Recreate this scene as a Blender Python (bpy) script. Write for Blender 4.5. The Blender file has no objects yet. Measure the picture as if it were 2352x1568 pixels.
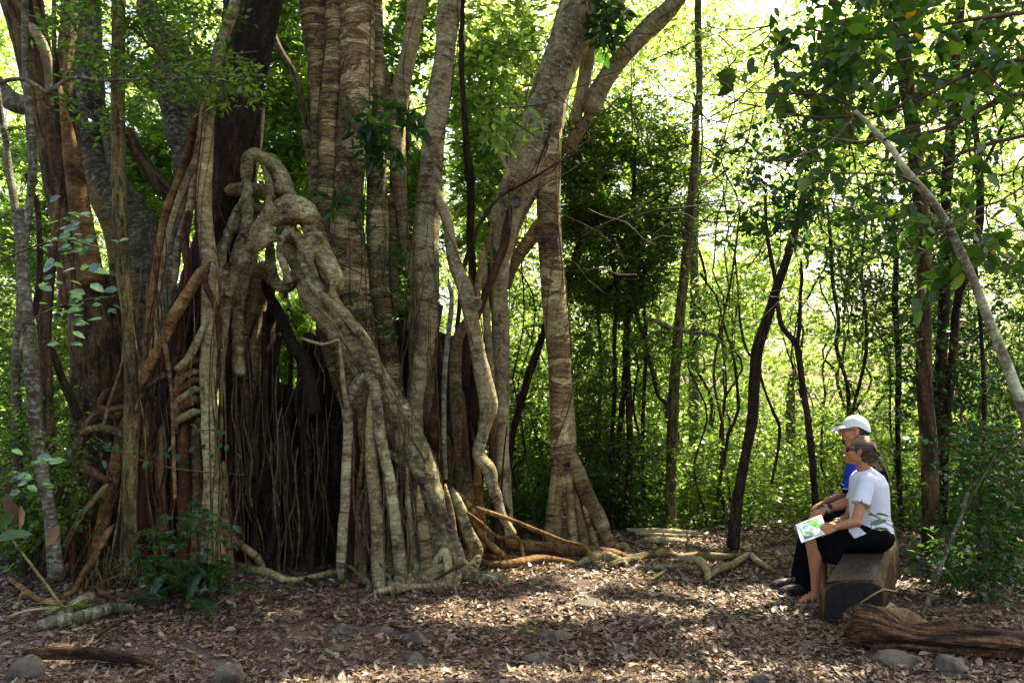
import bpy, math, random
import numpy as np
from mathutils import Vector
random.seed(7)
RS = np.random.RandomState(11)
R = math.radians
scene = bpy.context.scene
COL = scene.collection

# ---------------------------------------------------------------- camera, world, sun, exposure
F = 1907.0            # focal length in units of a 2352 px wide picture
CH = 1.65             # eye height
HZ = 900.0            # height of the horizon in that picture
cam_d = bpy.data.cameras.new("camera")
cam_d.sensor_width = 36.0
cam_d.lens = 36.0 * F / 2352.0
cam_d.shift_y = (HZ - 784.0) / 2352.0
cam_d.clip_start = 0.05
cam_d.clip_end = 400.0
cam = bpy.data.objects.new("camera", cam_d)
COL.objects.link(cam)
cam.location = (0, 0, CH)
cam.rotation_euler = (R(90), 0, 0)
scene.camera = cam

SUN_EL, SUN_AZ = R(55), R(48)          # azimuth from +Y towards +X
SD = np.array([math.sin(SUN_AZ) * math.cos(SUN_EL), math.cos(SUN_AZ) * math.cos(SUN_EL), math.sin(SUN_EL)])
world = bpy.data.worlds.new("World")
scene.world = world
world.use_nodes = True
nt = world.node_tree
bg = nt.nodes["Background"]
sky = nt.nodes.new("ShaderNodeTexSky")
sky.sky_type = 'NISHITA'
sky.sun_disc = False
sky.sun_elevation = SUN_EL
sky.sun_rotation = SUN_AZ
sky.air_density = 1.0
sky.dust_density = 6.0
sky.ozone_density = 0.6
nt.links.new(sky.outputs[0], bg.inputs[0])
bg.inputs[1].default_value = 0.15
sun_d = bpy.data.lights.new("sun", 'SUN')
sun_d.energy = 5.0
sun_d.angle = R(0.5)
sun_d.color = (1.0, 0.93, 0.80)
sun = bpy.data.objects.new("sun", sun_d)
COL.objects.link(sun)
sun.rotation_euler = Vector(SD.tolist()).to_track_quat('Z', 'Y').to_euler()
sun.location = (5, 12, 20)
scene.view_settings.view_transform = 'Standard'
scene.view_settings.look = 'None'
scene.view_settings.gamma = 1.0
scene.view_settings.exposure = 2.05
scene.view_settings.use_white_balance = True      # camera set for open shade
scene.view_settings.white_balance_temperature = 7200
scene.view_settings.white_balance_tint = 8
scene.render.engine = 'CYCLES'
cy = scene.cycles
cy.max_bounces = 7
cy.diffuse_bounces = 5
cy.glossy_bounces = 2
cy.transmission_bounces = 6
cy.transparent_max_bounces = 4
cy.use_denoising = True
cy.sample_clamp_indirect = 4.0
cy.caustics_reflective = False
cy.caustics_refractive = False

# ---------------------------------------------------------------- placement helpers
def at(px, py, Y):
    return ((px - 1176.0) / F * Y, Y, CH - (py - HZ) / F * Y)
def gy(py):
    return CH * F / (py - HZ)
def V(*a):
    return np.array(a, dtype=float)

# ---------------------------------------------------------------- value noise
def _h(a, b, c):
    n = (a * 374761393 + b * 668265263 + c * 2147483647 + 12345) & 0xffffffff
    n = ((n ^ (n >> 13)) * 1274126177) & 0xffffffff
    n = n ^ (n >> 16)
    return (n & 0xffff) / 65535.0
def vnoise(p):
    p = np.asarray(p, dtype=float)
    i = np.floor(p).astype(np.int64)
    f = p - i
    f = f * f * (3 - 2 * f)
    r = 0
    for dx in (0, 1):
        wx = f[..., 0] if dx else 1 - f[..., 0]
        for dy in (0, 1):
            wy = f[..., 1] if dy else 1 - f[..., 1]
            for dz in (0, 1):
                wz = f[..., 2] if dz else 1 - f[..., 2]
                r = r + wx * wy * wz * _h(i[..., 0] + dx, i[..., 1] + dy, i[..., 2] + dz)
    return r * 2 - 1

# ---------------------------------------------------------------- mesh builder
class MB:
    def __init__(s):
        s.v, s.q, s.t, s.b, s.r, s.qm, s.tm, s.n = [], [], [], [], [], [], [], 0
    def add(s, v, q=None, t=None, bark=None, rnd=None, m=0):
        v = np.asarray(v, dtype=np.float32).reshape(-1, 3)
        s.v.append(v)
        if q is not None and len(q):
            q = np.asarray(q, dtype=np.int64).reshape(-1, 4) + s.n
            s.q.append(q); s.qm.append(np.full(len(q), m))
        if t is not None and len(t):
            t = np.asarray(t, dtype=np.int64).reshape(-1, 3) + s.n
            s.t.append(t); s.tm.append(np.full(len(t), m))
        s.b.append(v if bark is None else np.asarray(bark, dtype=np.float32).reshape(-1, 3))
        s.r.append(np.full(len(v), random.random(), dtype=np.float32) if rnd is None else np.asarray(rnd, dtype=np.float32))
        s.n += len(v)
    def build(s, name, mats, parent=None, smooth=True):
        me = bpy.data.meshes.new(name)
        if s.n:
            v = np.concatenate(s.v)
            if parent is not None:
                o_, pp = V(0, 0, 0), parent
                while pp is not None:
                    o_ += np.array(pp.location); pp = pp.parent
                v = v - o_.astype(np.float32)
            q = np.concatenate(s.q) if s.q else np.zeros((0, 4), dtype=np.int64)
            t = np.concatenate(s.t) if s.t else np.zeros((0, 3), dtype=np.int64)
            qm = np.concatenate(s.qm) if s.qm else np.zeros(0)
            tm = np.concatenate(s.tm) if s.tm else np.zeros(0)
            me.vertices.add(len(v)); me.vertices.foreach_set("co", v.ravel())
            me.loops.add(q.size + t.size)
            me.loops.foreach_set("vertex_index", np.concatenate([q.ravel(), t.ravel()]).astype(np.int32))
            np_ = len(q) + len(t)
            me.polygons.add(np_)
            st = np.concatenate([np.arange(len(q)) * 4, q.size + np.arange(len(t)) * 3]).astype(np.int32)
            me.polygons.foreach_set("loop_start", st)
            me.polygons.foreach_set("material_index", np.concatenate([qm, tm]).astype(np.int32))
            me.polygons.foreach_set("use_smooth", np.full(np_, smooth))
            a = me.attributes.new("bark", 'FLOAT_VECTOR', 'POINT')
            a.data.foreach_set("vector", np.concatenate(s.b).astype(np.float32).ravel())
            a = me.attributes.new("rnd", 'FLOAT', 'POINT')
            a.data.foreach_set("value", np.concatenate(s.r).astype(np.float32))
            me.update(calc_edges=True)
            me.validate()
        for m in (mats if isinstance(mats, (list, tuple)) else [mats]):
            me.materials.append(m)
        o = bpy.data.objects.new(name, me)
        COL.objects.link(o)
        if parent is not None:
            o.parent = parent
        return o

def tag(o, label=None, cat=None, group=None, kind=None):
    if label: o['label'] = label
    if cat: o['category'] = cat
    if group: o['group'] = group
    if kind: o['kind'] = kind
    return o
def thing(name, label, cat, loc, group=None):
    o = bpy.data.objects.new(name, None)
    COL.objects.link(o)
    o.empty_display_size = 0.2
    o.location = loc
    return tag(o, label, cat, group)

# ---------------------------------------------------------------- tubes
def resample(P, step):
    P = np.asarray(P, dtype=float)
    if len(P) == 2:
        P = np.array([P[0], (P[0] + P[1]) / 2, P[1]])
    Q = np.vstack([2 * P[0] - P[1], P, 2 * P[-1] - P[-2]])
    out = []
    for i in range(1, len(Q) - 2):
        p0, p1, p2, p3 = Q[i - 1], Q[i], Q[i + 1], Q[i + 2]
        n = max(1, int(np.linalg.norm((p2 - p1)[:3]) / step))
        t = np.linspace(0, 1, n, endpoint=False)[:, None]
        out.append(.5 * ((2 * p1) + (-p0 + p2) * t + (2 * p0 - 5 * p1 + 4 * p2 - p3) * t ** 2 + (-p0 + 3 * p1 - 3 * p2 + p3) * t ** 3))
    out.append(Q[-2][None])
    return np.vstack(out)

def frames(C):
    T = np.gradient(C, axis=0)
    T /= np.linalg.norm(T, axis=1)[:, None] + 1e-9
    n0 = np.cross(T[0], V(0.31, 1, 0.12)); n0 /= np.linalg.norm(n0) + 1e-9
    N = [n0]
    for i in range(1, len(C)):
        n = N[-1] - T[i] * np.dot(N[-1], T[i])
        N.append(n / (np.linalg.norm(n) + 1e-9))
    N = np.array(N)
    return T, N, np.cross(T, N)

def tube(mb, P, n=14, step=.05, flute=.10, lump=.10, cap=True, m=0, wob=0.0, rnd=None):
    """P: rows of x, y, z, r"""
    S = resample(P, step)
    C, r = S[:, :3].copy(), np.maximum(S[:, 3], .0008)
    sd = RS.rand() * 90
    if wob:
        k = np.arange(len(C)) * step
        for ax in range(3):
            C[:, ax] += wob * vnoise(np.stack([k * 2.2 + sd, k * 0 + ax * 7, k * 0], 1))
    T, N, B = frames(C)
    d = np.concatenate([[0], np.cumsum(np.linalg.norm(np.diff(C, axis=0), axis=1))])
    th = np.arange(n) * 2 * math.pi / n
    c, s = np.cos(th)[None], np.sin(th)[None]
    dd = d[:, None] + 0 * c
    if flute or lump:
        q = np.stack([c * 1.7 + sd + 0 * dd, s * 1.7 + 0 * dd, dd * .9 + sd], -1)
        q2 = np.stack([c * .9 + 0 * dd, s * .9 + sd + 0 * dd, dd / (r[:, None] * 2.0 + .02) * .6], -1)
        q3 = np.stack([c * 3.3 + 0 * dd, s * 3.3 + sd + 0 * dd, dd * 14], -1)
        rad = r[:, None] * (1 + flute * vnoise(q) + lump * .7 * vnoise(q2) + lump * .25 * vnoise(q3))
    else:
        rad = r[:, None] + 0 * c
    X = C[:, None] + rad[..., None] * (c[..., None] * N[:, None] + s[..., None] * B[:, None])
    bark = np.stack([c * r[:, None], s * r[:, None], dd], -1) + V(sd, sd * .7, sd * .37)
    K = len(C)
    i = np.arange(K - 1)[:, None] * n; j = np.arange(n)[None]; j2 = (j + 1) % n
    q = np.stack([i + j, i + j2, i + n + j2, i + n + j], -1).reshape(-1, 4)
    v = X.reshape(-1, 3); bk = bark.reshape(-1, 3)
    t = []
    if cap:
        a = len(v)
        v = np.vstack([v, C[0] - T[0] * r[0] * .45, C[-1] + T[-1] * r[-1] * .45])
        bk = np.vstack([bk, bk[0], bk[-n]])
        jj = np.arange(n)
        t = np.vstack([np.stack([(jj + 1) % n, jj, 0 * jj + a], 1), np.stack([(K - 1) * n + jj, (K - 1) * n + (jj + 1) % n, 0 * jj + a + 1], 1)])
    mb.add(v, q, t, bark=bk, m=m, rnd=None if rnd is None else np.full(len(v), rnd))

def wp(pts, Y=8.0, ground=False):
    """picture points (x, y, r_px[, Y]) to world rows; Y may be (first, last)"""
    out = []
    n = len(pts)
    for i, p in enumerate(pts):
        if ground:
            Yi = gy(p[1] + p[2] * .6)
            rr = p[2] * 1.15 / F * Yi
            x, y, z = at(p[0], p[1], Yi)
            out.append((x, Yi + 0.0, max(z, rr * .95 + .008), rr))
            continue
        if len(p) > 3:
            Yi = p[3]
        elif isinstance(Y, (tuple, list)):
            Yi = Y[0] + (Y[1] - Y[0]) * i / (n - 1)
        else:
            Yi = Y
        out.append((*at(p[0], p[1], Yi), p[2] / F * Yi))
    return np.array(out)

def wind(P, rv, turns=1.5, seed=0, t0=0., t1=1., lift=1.0):
    """path of a fine root that creeps over the tube P"""
    S = resample(P, .08)
    rs = np.random.RandomState(seed)
    a, b = int(t0 * (len(S) - 1)), max(int(t1 * (len(S) - 1)), int(t0 * (len(S) - 1)) + 3)
    T, N, B = frames(S[:, :3])
    k = np.arange(len(S))
    th = rs.rand() * 6.28 + turns * 6.28 * k / len(S) + 1.2 * vnoise(np.stack([k * .09 + seed, k * 0, k * 0], 1))
    off = S[:, 3] * lift + rv * .6 + .01 * (1 + vnoise(np.stack([k * .2 + seed, k * 0 + 5, k * 0], 1)))
    C = S[:, :3] + off[:, None] * (np.cos(th)[:, None] * N + np.sin(th)[:, None] * B)
    C = C[a:b:2]
    rr = np.full(len(C), rv)
    return np.column_stack([C, rr])

# ---------------------------------------------------------------- leaves
def unit(a):
    return a / (np.linalg.norm(a, axis=-1, keepdims=True) + 1e-9)
def leaves(mb, P, D, Nn, L, W, curl=.1, fold=.25, full=False, m=0, rnd=None):
    n = len(P)
    if n == 0: return
    D = unit(D)
    S = unit(np.cross(D, Nn))
    U = np.cross(S, D)
    L = np.broadcast_to(L, (n,))[:, None]; W = np.broadcast_to(W, (n,))[:, None]
    cu = np.broadcast_to(curl, (n,))[:, None]; fo = np.broadcast_to(fold, (n,))[:, None]
    rnd = RS.rand(n) if rnd is None else rnd
    if full:
        def pt(t, w):
            return P + D * L * t - U * L * cu * (t * t) + S * W * w * .5 + U * (abs(w) * fo * W * .5)
        X = np.stack([pt(0, 0), pt(.28, .92), pt(.28, 0), pt(.28, -.92), pt(.66, .78), pt(.66, 0), pt(.66, -.78), pt(1, 0)], 1)
        o = (np.arange(n) * 8)[:, None]
        q = np.concatenate([o + [2, 1, 4, 5], o + [3, 2, 5, 6]])
        t = np.concatenate([o + [0, 1, 2], o + [0, 2, 3], o + [5, 4, 7], o + [6, 5, 7]])
        mb.add(X.reshape(-1, 3), q, t, rnd=np.repeat(rnd, 8), m=m)
    else:
        X = np.stack([P, P + D * L * .45 + S * W * .5 + U * fo * W * .5, P + D * L - U * L * cu, P + D * L * .45 - S * W * .5 + U * fo * W * .5], 1)
        o = (np.arange(n) * 4)[:, None]
        mb.add(X.reshape(-1, 3), o + [0, 1, 2, 3], rnd=np.repeat(rnd, 4), m=m)

def sprays(mb, C, rad, per, L, wr=.5, full=False, m=0, twig=None, up=.8, drop=.15):
    """C (n,3) clump centres; each is a spray of short twigs that carry `per` leaves"""
    n = len(C)
    if n == 0: return
    rad = np.broadcast_to(rad, (n,))
    td = unit(np.stack([RS.randn(n), RS.randn(n), RS.randn(n) * .35 - drop], 1))
    td2 = unit(np.stack([RS.randn(n, per), RS.randn(n, per), RS.randn(n, per) * .4 - drop], -1) + td[:, None] * 1.2)
    nt_ = max(1, per // 7)
    tws = np.repeat(td2[:, :nt_], int(math.ceil(per / nt_)), axis=1)[:, :per]
    t = RS.rand(n, per)
    side = RS.randn(n, per, 3) * .10
    P = C[:, None] + (tws * (t[..., None] * 1.6 - .4) + side) * rad[:, None, None]
    N = unit(np.stack([RS.randn(n, per) * .55, RS.randn(n, per) * .55, 0 * t + up], -1))
    Dr = tws + RS.randn(n, per, 3) * .6
    Dr = Dr - N * np.sum(Dr * N, -1, keepdims=True) * .8
    k = n * per
    Ls = L * (.6 + .7 * RS.rand(k))
    leaves(mb, P.reshape(-1, 3), Dr.reshape(-1, 3), N.reshape(-1, 3), Ls, Ls * wr * (.8 + .4 * RS.rand(k)), curl=.15 * RS.rand(k), fold=.1 + .4 * RS.rand(k), full=full, m=m)
    if twig is not None:
        A = C[:, None] + tws[:, ::max(1, int(math.ceil(per / nt_)))] * (-.4 * rad[:, None, None])
        Bq = C[:, None] + tws[:, ::max(1, int(math.ceil(per / nt_)))] * (1.2 * rad[:, None, None])
        A = A.reshape(-1, 3); Bq = Bq.reshape(-1, 3)
        sticks(mb, A, Bq, twig, m=1)

def sticks(mb, A, B, r, m=0, r2=None):
    """many thin three-sided straight sticks at once"""
    n = len(A)
    T = unit(B - A)
    N = unit(np.cross(T, V(.3, .9, .25)))
    Bn = np.cross(T, N)
    r = np.broadcast_to(r, (n,))[:, None]
    r2 = r * .5 if r2 is None else np.broadcast_to(r2, (n,))[:, None]
    X = []
    for k in range(3):
        a = k * 2.0944
        X.append(A + r * (math.cos(a) * N + math.sin(a) * Bn))
    for k in range(3):
        a = k * 2.0944
        X.append(B + r2 * (math.cos(a) * N + math.sin(a) * Bn))
    X = np.stack(X, 1)
    o = (np.arange(n) * 6)[:, None]
    q = np.concatenate([o + [0, 1, 4, 3], o + [1, 2, 5, 4], o + [2, 0, 3, 5]])
    mb.add(X.reshape(-1, 3), q, m=m, rnd=np.repeat(RS.rand(n), 6))

RAYS = []  # sun shafts that foliage and root strings are cut away for
def carve(P, mar=.30):
    """openings cut on purpose: drops points that would block a chosen sun shaft"""
    k = np.ones(len(P), bool)
    for c, r in RAYS:
        w = P - np.array(c)[None]
        t = w @ SD
        k &= (np.linalg.norm(w - t[:, None] * SD[None], axis=1) > r + mar) | (t < .3)
    return P[k]

# ---------------------------------------------------------------- materials
def mat(name):
    m = bpy.data.materials.new(name)
    m.use_nodes = True
    t = m.node_tree
    return m, t, t.nodes["Principled BSDF"], t.links
def node(t, ty, **k):
    n = t.nodes.new(ty)
    for a, b in k.items():
        if a in n.bl_rna.properties and a not in ('inputs',):
            setattr(n, a, b)
    return n
def ramp(t, stops, fac=None):
    n = t.nodes.new("ShaderNodeValToRGB")
    e = n.color_ramp.elements
    while len(e) < len(stops): e.new(.5)
    for k, (p, c) in enumerate(stops):
        e[k].position = p; e[k].color = (*c, 1)
    if fac is not None: t.links.new(fac, n.inputs[0])
    return n
def noise(t, vec, scale, detail=4, rough=.6, vs=None, dist=0):
    n = t.nodes.new("ShaderNodeTexNoise")
    n.inputs["Scale"].default_value = scale
    n.inputs["Detail"].default_value = detail
    n.inputs["Roughness"].default_value = rough
    n.inputs["Distortion"].default_value = dist
    if vs is not None:
        mp = t.nodes.new("ShaderNodeMapping"); mp.inputs["Scale"].default_value = vs
        t.links.new(vec, mp.inputs[0]); vec = mp.outputs[0]
    t.links.new(vec, n.inputs[0])
    return n
def mix(t, fac, a, b, bt='MIX'):
    n = t.nodes.new("ShaderNodeMix"); n.data_type = 'RGBA'; n.blend_type = bt
    for s, x in ((n.inputs[0], fac), (n.inputs[6], a), (n.inputs[7], b)):
        if hasattr(x, 'links') or hasattr(x, 'is_output'): t.links.new(x, s)
        elif isinstance(x, (int, float)): s.default_value = x
        else: s.default_value = (*x, 1)
    return n.outputs[2]
def math_(t, op, a, b=None):
    n = t.nodes.new("ShaderNodeMath"); n.operation = op
    for s, x in ((n.inputs[0], a), (n.inputs[1], b)):
        if x is None: continue
        if isinstance(x, (int, float)): s.default_value = x
        else: t.links.new(x, s)
    return n.outputs[0]
def bump(t, h, bs, strength=.5, dist=.01):
    n = t.nodes.new("ShaderNodeBump")
    n.inputs["Strength"].default_value = strength; n.inputs["Distance"].default_value = dist
    t.links.new(h, n.inputs["Height"]); t.links.new(n.outputs[0], bs.inputs["Normal"])

def bark_mat(name, base, lichen=(.36, .37, .27), lich=.5, vs=(2.5, 2.5, 14), dark=(.03, .018, .01), darkamt=.45, stren=.9, rough=.85, fiss=None, dist=.018, pos=False):
    m, t, b, l = mat(name)
    at_ = node(t, "ShaderNodeAttribute"); at_.attribute_name = "bark"
    vec = node(t, "ShaderNodeNewGeometry").outputs["Position"] if pos else at_.outputs["Vector"]
    bands = noise(t, vec, 1.0, 6, .68, vs=vs, dist=.4)
    base = [(.5 + (q - .51) * .62, tuple(x ** 1.12 for x in c)) for q, c in base]
    at2 = node(t, "ShaderNodeAttribute"); at2.attribute_name = "rnd"
    blot = noise(t, vec, 1.0, 6, .72, vs=(vs[0] * 1.6, vs[1] * 1.6, max(3, vs[2] * .4)), dist=.6)
    mf = node(t, "ShaderNodeMix"); mf.data_type = 'FLOAT'
    l.new(ramp(t, [(.15, (0, 0, 0)), (.85, (.9, .9, .9))], at2.outputs["Fac"]).outputs[0], mf.inputs[0]); l.new(bands.outputs[0], mf.inputs[2]); l.new(blot.outputs[0], mf.inputs[3])
    col = ramp(t, base, mf.outputs[0]).outputs[0]
    col = mix(t, 1.0, col, ramp(t, [(0, (.82, .84, .80)), (.35, (1.12, 1.05, .92)), (.6, (.85, .80, .68)), (1, (1.22, 1.22, 1.16))], at2.outputs["Fac"]).outputs[0], 'MULTIPLY')
    big = noise(t, vec, 1.6, 3, .6, vs=(1.5, 1.5, .8))
    tint = ramp(t, [(.36, (.42, .38, .27)), (.48, (.82, .84, .68)), (.64, (1.22, 1.26, 1.02))], big.outputs[0]).outputs[0]
    col = mix(t, 1.0, col, tint, 'MULTIPLY')
    l1 = noise(t, vec, 16, 8, .78, vs=(1, 1, 1.8), dist=.2)
    lf = ramp(t, [(.50, (0, 0, 0)), (.66, (1, 1, 1))], l1.outputs[0]).outputs[0]
    lfac = math_(t, 'MULTIPLY', lf, lich)
    col = mix(t, lfac, col, lichen)
    d1 = noise(t, vec, 1.0, 6, .75, vs=(6, 6, 34), dist=.8)
    df = ramp(t, [(.42, (1, 1, 1)), (.48, (0, 0, 0))], d1.outputs[0]).outputs[0]
    dfac = math_(t, 'MULTIPLY', df, darkamt)
    col = mix(t, dfac, col, dark)
    h = math_(t, 'ADD', bands.outputs[0], math_(t, 'MULTIPLY', d1.outputs[0], .8))
    if fiss:
        fn = noise(t, vec, 1.0, 5, .7, vs=fiss, dist=.5)
        ff = ramp(t, [(.38, (0, 0, 0)), (.52, (1, 1, 1))], fn.outputs[0]).outputs[0]
        col = mix(t, math_(t, 'SUBTRACT', 1.0, ff), col, tuple(x * .6 for x in dark))
        h = math_(t, 'ADD', h, math_(t, 'MULTIPLY', ff, 1.5))
    sm = noise(t, vec, 45, 4, .7)
    col = mix(t, 1.0, col, ramp(t, [(.35, (.68, .66, .62)), (.65, (1.25, 1.22, 1.15))], sm.outputs[0]).outputs[0], 'MULTIPLY')
    h = math_(t, 'ADD', h, math_(t, 'MULTIPLY', sm.outputs[0], .35))
    l.new(col, b.inputs["Base Color"])
    b.inputs["Roughness"].default_value = rough
    b.inputs["Specular IOR Level"].default_value = .25
    bump(t, h, b, stren, dist)
    return m

M = {}
M['fig'] = bark_mat("fig_bark", [(.30, (.05, .03, .016)), (.40, (.15, .09, .045)), (.47, (.31, .23, .13)), (.53, (.16, .095, .05)), (.60, (.42, .36, .24)), (.66, (.24, .16, .09)), (.80, (.54, .50, .37))])
M['fig_pale'] = bark_mat("pale_fig_bark", [(.30, (.09, .06, .035)), (.43, (.25, .19, .11)), (.52, (.40, .34, .23)), (.58, (.30, .23, .14)), (.70, (.56, .52, .40))], lich=.75, lichen=(.50, .50, .41), vs=(3, 3, 9), darkamt=.35)
M['fig_band'] = bark_mat("banded_fig_bark", [(.26, (.04, .024, .013)), (.40, (.12, .07, .035)), (.45, (.30, .22, .12)), (.50, (.10, .055, .028)), (.545, (.22, .14, .07)), (.58, (.56, .50, .36)), (.63, (.26, .17, .09)), (.78, (.60, .55, .42))], lich=.55, vs=(.5, .5, 6.5), darkamt=.4)
M['knot'] = bark_mat("knotted_root_bark", [(.30, (.09, .06, .03)), (.42, (.21, .155, .085)), (.50, (.36, .30, .19)), (.57, (.26, .19, .10)), (.70, (.52, .48, .35))], lich=.75, lichen=(.46, .47, .36), vs=(5, 5, 6), darkamt=.45, pos=True, stren=1.0)
M['fig_orange'] = bark_mat("orange_root_bark", [(.30, (.06, .03, .014)), (.45, (.19, .095, .042)), (.58, (.29, .17, .08)), (.74, (.40, .29, .17))], lich=.25, darkamt=.5)
M['root_shade'] = bark_mat("hollow_shade_root_bark", [(.30, (.010, .006, .004)), (.48, (.030, .016, .009)), (.62, (.055, .032, .018)), (.78, (.09, .06, .035))], lich=.08, darkamt=.5, vs=(5, 5, 6))  # darker root bark; the hollow's shade is put into the colour
M['root_red'] = bark_mat("red_brown_root_bark", [(.30, (.03, .014, .008)), (.48, (.10, .04, .018)), (.62, (.17, .075, .035)), (.78, (.22, .13, .07))], lich=.12, darkamt=.5, vs=(5, 5, 6))
M['dark'] = bark_mat("dark_rough_bark", [(.30, (.02, .011, .008)), (.50, (.06, .034, .023)), (.66, (.11, .062, .042)), (.80, (.15, .10, .07))], lich=.12, darkamt=.5, vs=(9, 9, 3), fiss=(26, 26, 5), stren=.9, dist=.02)
M['brown'] = bark_mat("brown_bark", [(.30, (.05, .03, .02)), (.48, (.13, .08, .045)), (.62, (.19, .12, .07)), (.78, (.24, .19, .13))], lich=.25, darkamt=.4, vs=(8, 8, 3), fiss=(20, 20, 3), stren=.7)
M['olive'] = bark_mat("olive_bark", [(.30, (.09, .07, .03)), (.48, (.19, .15, .07)), (.62, (.26, .21, .11)), (.78, (.32, .28, .18))], lich=.35, darkamt=.35, vs=(14, 14, 3), fiss=(30, 30, 6), stren=.5)
M['grey'] = bark_mat("grey_lichen_bark", [(.30, (.06, .055, .045)), (.48, (.14, .13, .11)), (.62, (.21, .20, .17)), (.78, (.34, .34, .31))], lich=.7, lichen=(.46, .50, .45), darkamt=.5)
M['twig'] = bark_mat("twig_bark", [(.30, (.05, .035, .022)), (.5, (.11, .075, .05)), (.75, (.20, .16, .12))], lich=.2, darkamt=.3, stren=.2)
M['pole'] = bark_mat("blotched_pole_bark", [(.30, (.10, .085, .06)), (.45, (.24, .22, .17)), (.55, (.40, .40, .33)), (.70, (.60, .62, .54))], lich=.8, lichen=(.62, .66, .58), vs=(3, 3, 3.5), darkamt=.3)
M['palewood'] = bark_mat("bleached_wood", [(.3, (.28, .22, .15)), (.5, (.42, .36, .27)), (.7, (.55, .5, .4))], lich=.2, darkamt=.3, vs=(20, 20, 2), stren=.5)
M['rotwood'] = bark_mat("rotting_log_wood", [(.3, (.035, .016, .009)), (.48, (.13, .055, .032)), (.6, (.21, .105, .062)), (.75, (.32, .21, .14))], lich=.2, darkamt=.5, vs=(22, 22, 2.2), fiss=(30, 30, 3), stren=1.0, dist=.02)

M['log_pale'] = bark_mat("worn_log_wood", [(.3, (.12, .075, .045)), (.5, (.22, .15, .10)), (.7, (.32, .24, .17))], lich=.2, darkamt=.5, vs=(9, 9, 4), stren=1.0)

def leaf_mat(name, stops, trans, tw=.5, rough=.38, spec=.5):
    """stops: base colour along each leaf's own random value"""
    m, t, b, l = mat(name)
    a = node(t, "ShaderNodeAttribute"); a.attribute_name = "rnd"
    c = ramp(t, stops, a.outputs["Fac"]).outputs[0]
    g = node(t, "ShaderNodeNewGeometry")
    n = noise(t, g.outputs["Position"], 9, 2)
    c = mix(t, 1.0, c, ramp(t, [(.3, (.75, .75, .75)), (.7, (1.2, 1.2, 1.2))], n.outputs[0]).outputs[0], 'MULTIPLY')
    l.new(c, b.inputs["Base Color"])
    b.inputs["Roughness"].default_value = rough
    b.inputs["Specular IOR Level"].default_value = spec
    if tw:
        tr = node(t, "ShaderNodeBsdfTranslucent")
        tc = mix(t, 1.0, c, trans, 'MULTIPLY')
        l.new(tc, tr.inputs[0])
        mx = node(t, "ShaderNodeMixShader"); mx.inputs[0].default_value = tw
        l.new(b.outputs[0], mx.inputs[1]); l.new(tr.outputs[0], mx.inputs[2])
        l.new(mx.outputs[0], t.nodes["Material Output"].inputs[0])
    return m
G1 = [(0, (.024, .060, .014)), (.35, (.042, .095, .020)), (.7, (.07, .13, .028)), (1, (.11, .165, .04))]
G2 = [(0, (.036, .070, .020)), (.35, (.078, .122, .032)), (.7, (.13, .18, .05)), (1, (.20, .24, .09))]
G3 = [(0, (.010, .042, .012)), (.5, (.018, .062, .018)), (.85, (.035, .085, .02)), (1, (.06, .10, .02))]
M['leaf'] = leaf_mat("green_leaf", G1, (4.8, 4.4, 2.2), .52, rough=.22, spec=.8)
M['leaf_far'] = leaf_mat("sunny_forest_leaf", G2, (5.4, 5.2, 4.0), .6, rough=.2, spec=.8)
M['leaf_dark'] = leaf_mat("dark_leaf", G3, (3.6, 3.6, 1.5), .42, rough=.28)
M['leaf_round'] = leaf_mat("small_dark_leaf", [(0, (.028, .08, .016)), (.6, (.055, .13, .022)), (1, (.11, .18, .03))], (4.6, 4.0, 1.5), .5, rough=.28)
M['leaf_big'] = leaf_mat("broad_leaf", [(0, (.014, .045, .008)), (.5, (.026, .075, .011)), (.93, (.055, .12, .014)), (.97, (.12, .18, .02)), (.99, (.12, .18, .02)), (.994, (.35, .12, .01)), (1, (.30, .07, .01))], (3.6, 3.4, 1.4), .42, rough=.4)
M['leaf_white'] = leaf_mat("glossy_leaf", [(0, (.03, .075, .03)), (1, (.06, .12, .05))], (3.0, 3.2, 1.6), .25, rough=.16, spec=1.0)
M['litter'] = leaf_mat("dead_leaf", [(0, (.026, .016, .010)), (.20, (.068, .041, .025)), (.40, (.118, .074, .047)), (.58, (.19, .128, .083)), (.76, (.31, .24, .165)), (.88, (.15, .078, .04)), (.95, (.46, .38, .28)), (.968, (.42, .29, .05)), (.985, (.10, .16, .03)), (1, (.38, .12, .04))], (1.2, .9, .6), .12, rough=.45, spec=.4)

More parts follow.
